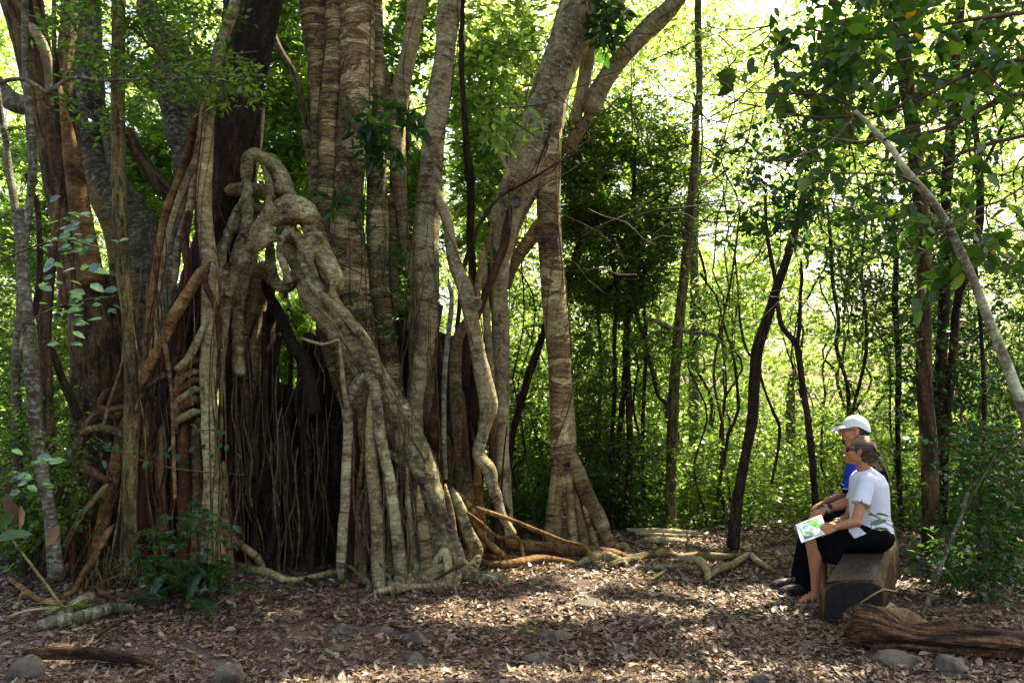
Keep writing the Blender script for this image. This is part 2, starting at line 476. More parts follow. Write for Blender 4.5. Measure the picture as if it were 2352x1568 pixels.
def soil_mat():
    m, t, b, l = mat("forest_soil")
    g = node(t, "ShaderNodeNewGeometry")
    n = noise(t, g.outputs["Position"], 3, 6, .7)
    n2 = noise(t, g.outputs["Position"], 38, 5, .7)
    c = ramp(t, [(.3, (.035, .022, .015)), (.5, (.075, .048, .034)), (.7, (.13, .09, .065))], n.outputs[0]).outputs[0]
    c2 = ramp(t, [(.35, (.5, .5, .5)), (.6, (1.3, 1.25, 1.2))], n2.outputs[0]).outputs[0]
    l.new(mix(t, 1.0, c, c2, 'MULTIPLY'), b.inputs["Base Color"])
    b.inputs["Roughness"].default_value = .95
    bump(t, n2.outputs[0], b, .8, .02)
    return m
M['soil'] = soil_mat()
def rock_mat():
    m, t, b, l = mat("mossy_rock")
    g = node(t, "ShaderNodeNewGeometry")
    n = noise(t, g.outputs["Position"], 6, 6, .7)
    c = ramp(t, [(.36, (.025, .02, .015)), (.46, (.075, .058, .042)), (.54, (.11, .09, .068)), (.60, (.07, .075, .04)), (.70, (.17, .15, .12))], n.outputs[0]).outputs[0]
    l.new(c, b.inputs["Base Color"]); b.inputs["Roughness"].default_value = .9
    n2 = noise(t, g.outputs["Position"], 40, 5, .7)
    bump(t, n2.outputs[0], b, .5, .01)
    return m
M['rock'] = rock_mat()
def plain(name, col, rough=.7, spec=.3, bumps=None, var=.0):
    m, t, b, l = mat(name)
    b.inputs["Base Color"].default_value = (*col, 1)
    b.inputs["Roughness"].default_value = rough
    b.inputs["Specular IOR Level"].default_value = spec
    g = node(t, "ShaderNodeNewGeometry")
    n = noise(t, g.outputs["Position"], 25, 4, .6)
    if var:
        k = ramp(t, [(.3, tuple(x * (1 - var) for x in col)), (.7, tuple(min(1, x * (1 + var)) for x in col))], n.outputs[0]).outputs[0]
        l.new(k, b.inputs["Base Color"])
    if bumps:
        n2 = noise(t, g.outputs["Position"], bumps[0], 4, .6)
        bump(t, n2.outputs[0], b, bumps[1], .01)
    return m
M['skin'] = plain("tanned_skin", (.44, .18, .085), .5, .4, var=.12)
M['skin_m'] = plain("ruddy_skin", (.46, .19, .105), .5, .4, var=.12)
M['white_cloth'] = plain("white_cotton", (.72, .75, .80), .85, .2, (14, .5), var=.05)
M['blue_cloth'] = plain("royal_blue_cotton", (.008, .045, .42), .8, .2, (14, .5), var=.1)
M['black_cloth'] = plain("black_cloth", (.005, .005, .006), 1.0, .03, (12, .5), var=.2)
M['cap'] = plain("white_cap_cotton", (.80, .80, .78), .8, .2, var=.03)
M['black_plastic'] = plain("black_plastic", (.01, .01, .012), .25, .5)
M['leather'] = plain("black_leather", (.03, .022, .022), .38, .5)
M['metal'] = plain("silver_metal", (.5, .5, .5), .3, .8)
M['black_hair'] = plain("black_hair", (.012, .009, .008), .5, .5)
M['sole'] = plain("white_rubber", (.7, .65, .6), .7, .3)
def hair_mat():
    m, t, b, l = mat("streaked_blond_hair")
    a = node(t, "ShaderNodeAttribute"); a.attribute_name = "rnd"
    c = ramp(t, [(0, (.05, .024, .010)), (.4, (.12, .066, .028)), (.75, (.26, .165, .075)), (1, (.42, .30, .15))], a.outputs["Fac"]).outputs[0]
    l.new(c, b.inputs["Base Color"]); b.inputs["Roughness"].default_value = .45
    return m
M['hair'] = hair_mat()

# ================================================================ GROUND
def ground():
    mb = MB()
    def grid(x0, x1, nx, y0, y1, ny, hole=None):
        xs, ys = np.linspace(x0, x1, nx), np.linspace(y0, y1, ny)
        X, Yg = np.meshgrid(xs, ys)
        return X, Yg
    # one sheet, finer near the camera
    a = np.sinh(np.linspace(-4.2, 4.2, 260)); xs = a / a.max() * 90
    b_ = np.sinh(np.linspace(-2.6, 4.6, 300)); ys = 7 + b_ / b_.max() * 110
    X, Yg = np.meshgrid(xs, ys)
    Z = .05 * vnoise(np.stack([X * .7, Yg * .7, 0 * X], -1)) + .022 * vnoise(np.stack([X * 2.6, Yg * 2.6, 0 * X + 3], -1)) + .01 * vnoise(np.stack([X * 9, Yg * 9, 0 * X + 5], -1))
    far = np.clip((Yg - 14) / 30, 0, 1)
    Z = Z - .02 + far * far * 2.5
    n, k = X.shape[1], X.shape[0]
    i = np.arange(k - 1)[:, None] * n; j = np.arange(n - 1)[None]
    q = np.stack([i + j, i + j + 1, i + n + j + 1, i + n + j], -1).reshape(-1, 4)
    mb.add(np.stack([X, Yg, Z], -1).reshape(-1, 3), q)
    o = mb.build("ground", M['soil'])
    tag(o, kind='structure')
    return o
ground()
def gz(x, y):
    x = np.asarray(x, dtype=float); y = np.asarray(y, dtype=float)
    return .05 * vnoise(np.stack([x * .7, y * .7, 0 * x], -1)) + .022 * vnoise(np.stack([x * 2.6, y * 2.6, 0 * x + 3], -1)) + .01 * vnoise(np.stack([x * 9, y * 9, 0 * x + 5], -1)) - .02

def litter():
    mb = MB()
    n = 150000
    Y = 4.0 + 6.6 * RS.rand(n) ** 1.05
    X = (RS.rand(n) * 2 - 1) * (.64 * Y + 1.5)
    L = (.018 + .058 * RS.rand(n) ** 2.2) * (.8 + Y * .05)
    bare = vnoise(np.stack([X * 1.7, Y * 1.7, 0 * X + 9], -1)) + .5 * vnoise(np.stack([X * 6, Y * 6, 0 * X + 2], -1))
    kp = RS.rand(n) > np.clip(bare * 1.6 - .35, 0, .85); X, Y, L = X[kp], Y[kp], L[kp]; n = len(X)
    th = RS.rand(n) * 6.28
    tilt = .30
    D = np.stack([np.cos(th), np.sin(th), RS.randn(n) * tilt * .7], 1)
    N = np.stack([RS.randn(n) * tilt, RS.randn(n) * tilt, np.ones(n)], 1)
    Z = gz(X, Y) + .004 + RS.rand(n) * .022
    cl = RS.rand(n)
    rnd = np.clip(RS.rand(n) * .75 + .25 * (vnoise(np.stack([X * 1.3, Y * 1.3, 0 * X], -1)) * .5 + .5), 0, 1)
    sp = RS.rand(n); rnd = np.where((rnd > .93) & (sp < .6), rnd * .6, rnd)
    leaves(mb, np.stack([X, Y, Z], 1), D, N, L, L * (.35 + .25 * cl), curl=RS.randn(n) * .22, fold=RS.randn(n) * .5, full=True, rnd=rnd)
    tag(mb.build("leaf_litter", M['litter']), "brown dead leaves covering the forest floor", "leaf litter", kind='stuff')
    mb = MB()
    n = 4200
    Y = 4.0 + 6.0 * RS.rand(n); X = (RS.rand(n) * 2 - 1) * (.64 * Y + .5)
    th = RS.rand(n) * 6.28; L = .03 + .16 * RS.rand(n) ** 2
    Z = gz(X, Y) + .018 + .02 * RS.rand(n)
    A = np.stack([X, Y, Z], 1); B = A + np.stack([np.cos(th) * L, np.sin(th) * L, RS.randn(n) * .03], 1)
    Mid = (A + B) / 2 + RS.randn(n, 3) * V(.018, .018, .004)
    rr = .001 + .0022 * RS.rand(n)
    sticks(mb, A, Mid, rr, r2=rr * .8); sticks(mb, Mid, B, rr * .8)
    tag(mb.build("fallen_twigs", M['twig']), "thin dry twigs scattered over the leaf litter", "twigs", kind='stuff')
litter()

# ================================================================ ROCKS
def rock(px, py, rw, rh, label, group=None, half=.45):
    Yr = gy(py + rh * .5)
    c = V(*at(px, py, Yr)); a = rw / F * Yr; h = rh / F * Yr
    n1, n2 = 22, 32
    ph = np.linspace(0, math.pi, n1)[:, None]; th = (np.arange(n2) * 2 * math.pi / n2)[None]
    d = np.stack([np.sin(ph) * np.cos(th), np.sin(ph) * np.sin(th), np.cos(ph) + 0 * th], -1)
    sd = RS.rand() * 50
    k = 1 + .30 * vnoise(d * 1.3 + sd) + .14 * vnoise(d * 3.1 + sd) + .05 * vnoise(d * 8 + sd)
    # flatten some facets
    for _ in range(5):
        nn = unit(RS.randn(3)); lim = .72 + .15 * RS.rand()
        pr = np.sum(d * k[..., None] * nn, -1)
        k = np.where(pr > lim, k * lim / np.maximum(pr, 1e-6), k)
    gzv = float(gz(c[0], Yr))
    X = d * k[..., None] * V(a, a * .75, h * 1.25)
    X = X + .006 * vnoise(X * 22)[..., None] + V(c[0], Yr, gzv + h * .12)
    v = X.reshape(-1, 3)
    i = np.arange(n1 - 1)[:, None] * n2; j = np.arange(n2)[None]; j2 = (j + 1) % n2
    q = np.stack([i + j, i + n2 + j, i + n2 + j2, i + j2], -1).reshape(-1, 4)
    mb = MB(); mb.add(v, q)
    o = mb.build("rock", M['rock'])
    tag(o, label, "rock", group or "rocks half buried in the leaf litter")
for a in [
    (523, 1531, 40, 30, "rounded brown rock with a flat face, alone in the leaves at the front"),
    (62, 1541, 44, 34, "dark rounded boulder in the shaded corner beside the split plank of wood"),
    (785, 1434, 28, 16, "reddish flat rock, farthest left of the pale row in the open litter"),
    (884, 1429, 24, 12, "grey angular stone between the reddish flat rock and the domed rock"),
    (957, 1448, 30, 19, "domed greenish grey rock in the middle of the leaf litter"),
    (774, 1476, 20, 12, "small blue grey stone in front of the reddish flat rock"),
    (950, 1494, 32, 19, "dusty brown mound of rock in front of the domed greenish rock"),
    (1270, 1441, 38, 11, "low wide grey rock nearly covered by leaves in mid clearing"),
    (1356, 1384, 38, 13, "mossy flat rock beside the sunlit leaf patch"),
    (1232, 1489, 36, 13, "long low grey rock in front of the low wide one"),
    (1139, 1515, 18, 14, "pointed grey stone tilted up left of the long low rock"),
    (1428, 1491, 24, 10, "small pale grey stone alone in the open litter toward the couple"),
    (1414, 1347, 16, 7, "little stone just behind the mossy flat rock"),
    (1854, 1476, 32, 9, "flat buried stone on the open side of the fallen log"),
    (2060, 1515, 50, 21, "broad tan rock lying in front of the fallen log"),
    (2187, 1531, 48, 24, "large mossy rock in the corner in front of the fallen log"),
    (1747, 1553, 34, 13, "pinkish slab of rock at the very front below the couple"),
]: rock(*a)

# ================================================================ UNSEEN CANOPY ADDED FOR SHADE
PATCH = []          # picture points on the ground that the sun reaches: x, y, half-width px, half-height px
for a in [(1060, 1396, 62, 9), (1150, 1402, 34, 7), (1205, 1388, 40, 8), (1280, 1380, 60, 7), (1440, 1400, 40, 7), (1370, 1403, 40, 6), (1250, 1312, 45, 10), (1150, 1318, 38, 9),
          (1340, 1345, 30, 6), (1650, 1375, 48, 7), (1730, 1392, 60, 10), (1580, 1362, 30, 6), (1850, 1405, 26, 8), (1530, 1224, 130, 9), (1610, 1245, 70, 7), (1600, 1285, 50, 6), (1420, 1290, 30, 6), (1770, 1352, 30, 7),
          (1010, 1545, 22, 9), (1490, 1540, 30, 10), (1300, 1545, 24, 8), (1690, 1535, 30, 9), (1590, 1470, 20, 6), (2150, 1335, 55, 9), (2085, 1330, 30, 7), (860, 1545, 20, 7),
          (1360, 1330, 16, 6), (1490, 1345, 22, 5), (150, 1500, 34, 7), (185, 1390, 26, 10), (1440, 1320, 20, 5), (700, 1560, 16, 6), (1900, 1545, 16, 7), (1560, 1420, 20, 5), (1230, 1530, 14, 6)]:
    Yc = gy(a[1]); PATCH.append((at(a[0], a[1], Yc), a[2] / F * Yc, (gy(a[1] - a[3]) - gy(a[1] + a[3])) / 2))
SPOT = []           # points above the ground that the sun reaches: world, radius
for a in [(1000, 1090, 7.4, .17), (960, 1025, 7.45, .13), (1065, 1140, 7.5, .14), (1105, 1185, 7.6, .16), (1130, 1225, 7.7, .17), (1180, 1255, 7.8, .12), (1075, 1270, 7.4, .12),
          (130, 545, 5.0, .10), (160, 560, 5.0, .08), (185, 690, 5.0, .12), (150, 660, 5.0, .07), (120, 700, 5.0, .1), (60, 1060, 5.0, .08), (45, 1100, 5.0, .1),
          (150, 300, 7.6, .12), (165, 400, 7.6, .10), (185, 500, 7.6, .08), (75, 110, 7.9, .22), (150, 130, 8.0, .15), (95, 60, 7.9, .15),
          (195, 1290, 7.3, .14), (215, 1250, 7.3, .1), (170, 1355, 6.9, .12), (1150, 340, 8.3, .10), (1160, 395, 8.3, .1), (1185, 260, 8.4, .1), (1365, 110, 8.9, .22), (1350, 150, 8.9, .18),
          (1940, 958, 6.85, .12), (1965, 958, 6.9, .1), (1905, 1165, 6.7, .07), (1880, 1175, 6.75, .05), (1935, 1180, 6.3, .07), (1835, 1345, 6.8, .12), (1860, 1215, 6.3, .06),
          (2035, 1230, 6.9, .1), (520, 440, 7.8, .12), (1000, 830, 7.9, .07), (1020, 850, 7.9, .06), (640, 380, 7.3, .06), (1125, 870, 8.0, .04), (20, 430, 7.5, .12), (60, 640, 7.5, .1), (260, 620, 7.8, .08), (245, 460, 7.9, .08), (235, 610, 7.8, .06)]:
    SPOT.append((at(a[0], a[1], a[2]), a[3]))

for (c, a, b) in PATCH:
    for u in (-.7, 0, .7): RAYS.append(((c[0] + u * a, c[1], c[2]), min(b, .2)))
RAYS += SPOT
def shade_canopy():
    mb = MB()
    n = 60000
    gx = -12 + 23 * RS.rand(n); gyv = 1.2 + 8.9 * RS.rand(n)
    far = gyv > 9.4 + .5 * vnoise(np.stack([gx * .8, gx * 0, gx * 0], 1))
    h = 8.6 + 3.2 * RS.rand(n)
    lay = vnoise(np.stack([gx * .9, gyv * .9, 0 * gx], 1))
    h = h + lay * .8
    P = np.stack([gx, gyv, 0 * gx], 1) + SD[None] * (h / SD[2])[:, None]
    keep = ~far
    keep &= (P[:, 2] - CH) / P[:, 1] > .492
    # gaps cut into the unseen leaf cover so sun reaches the chosen points
    for (c, a, b) in PATCH:
        k = P[:, 2] - c[2]
        q = P - SD[None] * (k / SD[2])[:, None]
        e = ((q[:, 0] - c[0]) / (a + .2)) ** 2 + ((q[:, 1] - c[1]) / (b + .19)) ** 2
        keep &= e > (.85 + .4 * RS.rand(n))
    for (c, r) in SPOT:
        w = P - np.array(c)[None]
        t = w @ SD
        dist = np.linalg.norm(w - t[:, None] * SD[None], axis=1)
        keep &= dist > (r + .13) * (.9 + .3 * RS.rand(n))
    P = P[keep]; n = len(P)
    N = unit(np.stack([RS.randn(n) * .35, RS.randn(n) * .35, np.ones(n)], 1) + SD[None] * .8)
    D = RS.randn(n, 3); D = D - N * np.sum(D * N, 1, keepdims=True)
    L = .20 + .16 * RS.rand(n)
    leaves(mb, P - unit(D) * (L * .45)[:, None], D, N, L, L * .62, curl=.1, fold=.15)
    return mb
shade_canopy_mb = shade_canopy()

# ================================================================ THE STRANGLER FIG IN THE MIDDLE
def gbase(px, py):
    Y = gy(py); return at(px, py, Y)
fig = thing("strangler_fig", "huge banded strangler fig with a knotted loop of roots and one long diagonal buttress root", "tree", gbase(850, 1300))
shade_canopy_mb.build("crown", M['leaf'], fig)  # unseen leaf cover added to block the sun, shaped with gaps for patches

FUSE = {}
def stem(parent, name, pts, m, Y=8.0, n=18, flute=.12, lump=.12, step=.05, wob=0., ground=False, label=None, creep=0, fuse=None):
    P = wp(pts, Y, ground)
    if 'root' in name and not (label and 'sawn' in label) and not ground and pts[0][2] > 3:
        a_ = P[0].copy(); b_ = P[0] * .7 + P[1] * .3; a_[3] *= .3; b_[3] = P[0][3] * .85
        a_[1] += P[0][3] * 1.2
        P = np.vstack([a_, b_, P[1:]])
        if abs(P[-1][2]) < .3 and P[-1][3] > .012:
            e_ = P[-1].copy(); e_[3] *= 1.15; e_[2] = max(e_[2], .05)
            g_ = e_.copy(); g_[0] += random.uniform(-.1, .1); g_[1] -= .07 + e_[3]; g_[2] = .0; g_[3] = e_[3] * .75
            h_ = g_.copy(); h_[0] += random.uniform(-.08, .08); h_[1] -= .10; h_[2] = -.05; h_[3] *= .5
            P = np.vstack([P[:-1], e_, g_, h_])
    if fuse:
        tube(FUSE.setdefault(fuse, MB()), P, n, .03, flute, lump * 1.5, wob=wob, rnd=.5)
        if creep: CREEP.append((P, creep))
        return P
    mb = MB(); tube(mb, P, n, .03 if lump > .11 and len(P) < 16 else step, flute, lump * 1.5, wob=wob)
    o = mb.build(name, m, parent)
    if label: o['label'] = label
    if creep: CREEP.append((P, creep))
    return P
def fused(name, m, parent, label):
    o = FUSE[name].build(name, m, parent)
    rm = o.modifiers.new("remesh", 'REMESH'); rm.mode = 'VOXEL'; rm.voxel_size = .011; rm.use_smooth_shade = True
    s = o.modifiers.new("smooth", 'SMOOTH'); s.factor = .6; s.iterations = 5
    for nm, sc, st in (("gnarl", .16, .035), ("grain", .045, .012)):
        tx = bpy.data.textures.new(nm, 'CLOUDS'); tx.noise_scale = sc; tx.noise_depth = 3
        d = o.modifiers.new(nm, 'DISPLACE'); d.texture = tx; d.strength = st; d.mid_level = .5; d.texture_coords = 'GLOBAL'
    o['label'] = label
CREEP = []
fg, fp, fo_, rr_ = M['fig'], M['fig_pale'], M['fig_orange'], M['root_red']
# trunks, top to bottom
stem(fig, "trunk", [(712, -60, 36), (725, 77, 31), (735, 200, 24), (738, 310, 21), (737, 420, 21), (742, 560, 26), (752, 680, 32), (766, 780, 32), (790, 880, 26), (810, 960, 20)], M['fig_band'], 8.15, 22, .18, .16, creep=3)
stem(fig, "trunk", [(774, -60, 26), (766, 155, 22), (757, 270, 23), (754, 386, 23), (752, 480, 24), (762, 640, 28), (788, 780, 32), (822, 940, 34), (850, 1100, 36), (858, 1290, 40)], M['fig_band'], 8.0, 22, .16, .14, creep=2)
stem(fig, "trunk", [(822, -60, 36), (822, 100, 35), (820, 190, 33), (812, 310, 33), (803, 424, 33), (800, 520, 36), (808, 650, 38), (830, 800, 38), (850, 950, 40), (880, 1100, 42), (892, 1310, 46)], M['fig_band'], 7.95, 26, .16, .12, creep=4, label="thickest trunk with broad pale and brown bands")
stem(fig, "trunk", [(858, -60, 17), (866, 100, 17), (867, 270, 18), (865, 386, 21), (866, 500, 25), (868, 620, 26), (884, 760, 24), (905, 900, 24), (920, 1100, 26), (935, 1310, 30)], M['fig_band'], 8.1, 20, .14, .12, creep=2)
stem(fig, "trunk", [(700, 300, 8), (722, 420, 12), (735, 520, 16), (760, 560, 20)], fg, 8.4, 14)
stem(fig, "trunk", [(966, -60, 21), (945, 96, 19), (922, 193, 21), (914, 270, 19), (916, 400, 16), (926, 520, 13), (938, 600, 11), (950, 660, 10), (955, 800, 16), (950, 1000, 22)], fp, 8.3, 18, creep=1)
stem(fig, "trunk", [(880, 150, 8), (890, 210, 11), (902, 300, 11), (905, 400, 10), (903, 560, 12), (905, 720, 14)], fg, 8.35, 14)
stem(fig, "trunk", [(1040, -60, 25), (1022, 116, 25), (1007, 231, 26), (993, 347, 28), (985, 463, 31), (975, 560, 31), (980, 660, 28), (980, 775, 23), (965, 853, 19), (955, 950, 17), (958, 1040, 20)], fp, 7.95, 24, .12, .12, creep=4, label="straight mottled cream and tan trunk beside the thickest one")
stem(fig, "trunk", [(1003, 700, 15), (990, 800, 16), (984, 891, 16), (990, 1000, 17), (1010, 1150, 18)], fg, 8.15, 16)
stem(fig, "trunk", [(978, 415, 5, 7.98), (992, 434, 9, 7.93), (1011, 458, 12, 7.84), (1030, 521, 14), (1043, 605, 16), (1065, 660, 18), (1084, 737, 18), (1108, 853, 20), (1123, 930, 21), (1110, 988, 15), (1098, 1045, 16), (1122, 1080, 18), (1136, 1131, 14), (1153, 1183, 11), (1182, 1226, 7)], fp, 7.8, 20, .12, .22, creep=2)
stem(fig, "root", [(1112, 560, 7), (1100, 640, 8), (1085, 720, 10), (1052, 780, 12), (1048, 900, 15), (1060, 1050, 17), (1080, 1240, 18)], fg, 8.0, 16)
stem(fig, "root", [(1030, 640, 5), (1038, 698, 6), (1022, 853, 6), (1020, 1007, 6), (1024, 1100, 5)], M['grey'], 7.5, 10)
# the knot of looped roots
Yk = 7.35
stem(fig, "root", [(569, 440, 13), (567, 400, 15), (570, 370, 16), (586, 354, 16), (604, 364, 15), (624, 385, 14), (638, 414, 15), (646, 446, 17)], fp, Yk, 20, .10, .16, label="arched root at the top of the knot", fuse='root_knot')
stem(fig, "root", [(606, 360, 12), (622, 362, 11), (644, 388, 12), (659, 416, 12), (669, 448, 13), (690, 475, 16)], fp, Yk + .05, 18, .1, .18, fuse='root_knot')
stem(fig, "root", [(572, 415, 13), (560, 471, 13), (536, 521, 12), (514, 571, 12), (500, 630, 12), (498, 760, 12), (495, 860, 8), (492, 940, 3)], fp, Yk + .05, 18, .1, .12, fuse='root_knot')
stem(fig, "root", [(570, 405, 14), (568, 508, 14), (556, 559, 14), (540, 604, 14), (522, 660, 15), (514, 726, 13), (511, 820, 9), (508, 920, 3)], M['grey'], Yk - .05, 18, .1, .12, creep=1, fuse='root_knot')
stem(fig, "root", [(722, 512, 19), (706, 490, 26), (678, 482, 31), (648, 488, 27), (620, 499, 19), (602, 509, 15), (584, 531, 13), (572, 566, 12), (560, 600, 12), (540, 625, 11), (520, 680, 11)], fp, Yk - .12, 22, .18, .3, label="knuckled elbow root of the knot", fuse='root_knot')
stem(fig, "root", [(660, 466, 16), (690, 480, 22), (710, 505, 25), (722, 540, 24), (736, 575, 25), (755, 612, 24), (769, 640, 21), (776, 668, 14)], fp, Yk - .04, 22, .18, .3, fuse='root_knot')
stem(fig, "root", [(664, 500, 14), (668, 526, 13), (692, 556, 12), (696, 596, 12), (711, 629, 13), (737, 668, 14), (760, 690, 12), (806, 737, 11), (846, 790, 12), (868, 850, 11)], fp, (Yk - .08, Yk - .05), 18, .1, .14, fuse='root_knot')
stem(fig, "root", [(655, 560, 12), (658, 574, 17), (672, 590, 16), (688, 630, 14), (716, 684, 15), (750, 740, 17)], fp, Yk + .05, 18, .1, .2, fuse='root_knot')
stem(fig, "root", [(632, 538, 15), (622, 541, 17), (598, 557, 17), (572, 574, 15), (540, 600, 12)], fp, Yk - .1, 18, .08, .1, label="blunt sawn-off root stub", fuse='root_knot')
stem(fig, "root", [(619, 556, 12), (621, 610, 13), (630, 645, 14), (648, 658, 15), (672, 648, 14), (690, 600, 15)], fg, Yk + .15, 18, .1, .2, fuse='root_knot')
stem(fig, "root", [(519, 441, 15), (545, 436, 16), (590, 438, 17), (628, 450, 16)], fp, Yk + .25, 18, .06, .1, fuse='root_knot')
stem(fig, "root", [(560, 490, 12), (590, 480, 14), (625, 486, 13)], M['grey'], Yk + .2, 14, fuse='root_knot')
stem(fig, "root", [(650, 500, 20), (660, 540, 26), (680, 580, 26), (700, 640, 26), (720, 690, 28)], fg, Yk + .3, 20, .15, .2, fuse='root_knot')
stem(fig, "root", [(470, 560, 10), (500, 590, 10), (530, 640, 12), (545, 720, 13), (548, 860, 14)], fg, Yk + .15, 14, fuse='root_knot')
for pts in [[(668, 440, 8), (650, 470, 11), (622, 500, 10), (604, 540, 8)], [(712, 478, 8), (694, 462, 13), (664, 468, 12), (642, 462, 9)], [(600, 372, 6), (612, 405, 8), (622, 440, 9), (612, 480, 9), (590, 520, 8)], [(552, 455, 7), (530, 510, 9), (512, 570, 9), (506, 640, 9), (500, 700, 10)], [(726, 540, 8), (708, 560, 10), (712, 600, 9), (728, 640, 8)], [(668, 520, 8), (648, 545, 10), (642, 580, 9), (656, 620, 9), (664, 650, 8)], [(760, 640, 7), (768, 680, 9), (790, 720, 9), (824, 760, 8), (850, 800, 7)], [(700, 640, 6), (722, 668, 8), (748, 690, 8), (772, 724, 8), (800, 770, 7)]]:
    stem(fig, "root", pts, random.choice([fp, fg, M['grey']]), Yk - .12, 14, .15, .22, fuse='root_knot')
fused('root_knot', M['knot'], fig, "gnarled lattice of fused looping roots")
# shoulders that carry the knot
stem(fig, "root", [(600, 600, 20), (590, 680, 24), (575, 760, 26), (570, 900, 28), (575, 1100, 30), (580, 1280, 34)], fg, 7.9, 20, .18, .15, creep=2)
stem(fig, "root", [(620, 610, 16), (616, 680, 16), (612, 790, 20), (622, 900, 22), (640, 1050, 24), (650, 1280, 26)], M['root_shade'], 8.1, 16, .2, .2, creep=2)
stem(fig, "root", [(600, 640, 10), (640, 720, 13), (672, 790, 14), (700, 840, 16), (720, 950, 18)], M['root_shade'], 7.8, 14)
# the great diagonal buttress
stem(fig, "buttress_root", [(690, 640, 22), (722, 690, 26), (762, 735, 28), (812, 790, 30), (852, 850, 31), (890, 912, 34), (926, 985, 39), (950, 1046, 42), (972, 1120, 42), (990, 1200, 40), (1000, 1300, 40)], fg, (7.4, 7.25), 30, .22, .2, creep=4, label="massive diagonal buttress running from the knot down to the leaves", fuse='buttress_root')
stem(fig, "buttress_root", [(900, 1010, 26), (905, 1080, 28), (918, 1160, 30), (926, 1230, 28), (930, 1318, 28)], fg, 7.5, 22, .16, .15, creep=2, fuse='buttress_root')
stem(fig, "root", [(948, 1010, 20), (958, 1062, 24), (985, 1131, 21), (1012, 1200, 18), (1034, 1262, 19), (1062, 1306, 21), (1098, 1330, 20), (1150, 1346, 13)], fp, (7.2, 7.12), 20, .1, .16, fuse='buttress_root')
stem(fig, "root", [(730, 668, 10), (780, 712, 10), (832, 775, 11), (858, 822, 11), (874, 870, 10), (905, 925, 10)], fp, 7.1, 14, fuse='buttress_root')
stem(fig, "root", [(890, 1035, 9), (915, 1056, 10), (960, 1086, 10), (1001, 1148, 10), (1029, 1200, 10), (1050, 1250, 9), (1060, 1290, 8)], fp, (7.2, 6.95), 14, .1, .15, fuse='buttress_root')
stem(fig, "root", [(1036, 1120, 12), (1056, 1165, 14), (1072, 1220, 15), (1090, 1272, 16)], fg, 7.5, 16, fuse='buttress_root')
stem(fig, "root", [(700, 690, 3), (760, 735, 3), (830, 860, 3), (842, 868, 3)], M['olive'], 7.05, 8)
fused('buttress_root', M['knot'], fig, "massive diagonal buttress running down from the root knot")
# arch with its legs
stem(fig, "root", [(781, 1338, 11), (786, 1240, 11), (792, 1149, 11), (796, 1046, 11), (799, 988, 11), (796, 938, 11), (805, 905, 11), (824, 876, 12), (842, 864, 13), (858, 880, 13), (867, 930, 12), (872, 988, 13), (884, 1046, 13), (898, 1110, 13), (909, 1200, 13), (921, 1326, 13)], fp, 7.05, 16, .1, .12, label="upside-down U-shaped root standing clear of the trunk")
stem(fig, "root", [(856, 880, 12), (853, 988, 13), (856, 1084, 15), (868, 1200, 16), (870, 1326, 15)], fp, 7.1, 16, .12, .12)
stem(fig, "root", [(838, 900, 7), (840, 1000, 8), (846, 1120, 8), (838, 1240, 9), (834, 1320, 9)], fg, 7.2, 12)
stem(fig, "root", [(779, 780, 4), (784, 830, 5), (790, 890, 6), (797, 935, 7)], fp, 7.0, 10)
stem(fig, "root", [(690, 775, 3), (716, 785, 4), (745, 790, 4), (778, 780, 4)], fp, 7.0, 8)
stem(fig, "root", [(939, 1148, 12), (944, 1220, 13), (948, 1290, 13)], fg, 7.15, 14)
stem(fig, "root", [(912, 1270, 8), (930, 1284, 9), (952, 1296, 9), (968, 1318, 8), (975, 1340, 7)], fp, 7.1, 12)
stem(fig, "root", [(975, 1322, 8), (1000, 1292, 9), (1024, 1266, 8)], fp, 7.05, 12)
stem(fig, "root", [(958, 1190, 14), (965, 1240, 15), (955, 1300, 18)], fg, 7.2, 14)
for (x0, x1, y0, y1, r, Y, mm) in [(965, 978, 1120, 1325, 10, 7.05, 'fig'), (1000, 1018, 1150, 1310, 11, 7.2, 'fig'), (940, 950, 1060, 1320, 8, 7.1, 'fig_pale'), (885, 896, 1000, 1325, 9, 7.2, 'fig'), (1020, 1046, 1110, 1290, 9, 7.3, 'fig_pale'), (700, 688, 900, 1300, 15, 7.9, 'root_shade'), (735, 742, 860, 1310, 17, 8.1, 'root_shade'), (660, 664, 950, 1290, 13, 7.8, 'root_shade'), (815, 806, 940, 1320, 13, 7.6, 'root_red'), (770, 764, 880, 1310, 18, 8.2, 'root_shade'),
                                   (540, 533, 760, 1290, 14, 7.7, 'root_red'), (606, 618, 820, 1290, 12, 7.7, 'root_shade'), (882, 890, 1080, 1320, 10, 7.35, 'fig_orange'), (835, 822, 1010, 1330, 7, 7.2, 'fig_orange'), (905, 912, 1120, 1330, 9, 7.3, 'root_red'), (1000, 1004, 900, 1200, 14, 8.1, 'root_red'), (1062, 1074, 900, 1240, 12, 8.0, 'root_red'), (1030, 1040, 1000, 1180, 12, 8.1, 'fig_orange'), (1092, 1104, 1040, 1235, 12, 8.05, 'fig_orange'), (1132, 1141, 900, 1215, 8, 8.25, 'root_red')]:
    stem(fig, "root", [(x0, y0, r * .7), ((x0 * 2 + x1) / 3 + random.uniform(-8, 8), y0 * .6 + y1 * .4, r), (x1, y1, r * 1.25)], M[mm], Y, 14, .2, .25, wob=.02)
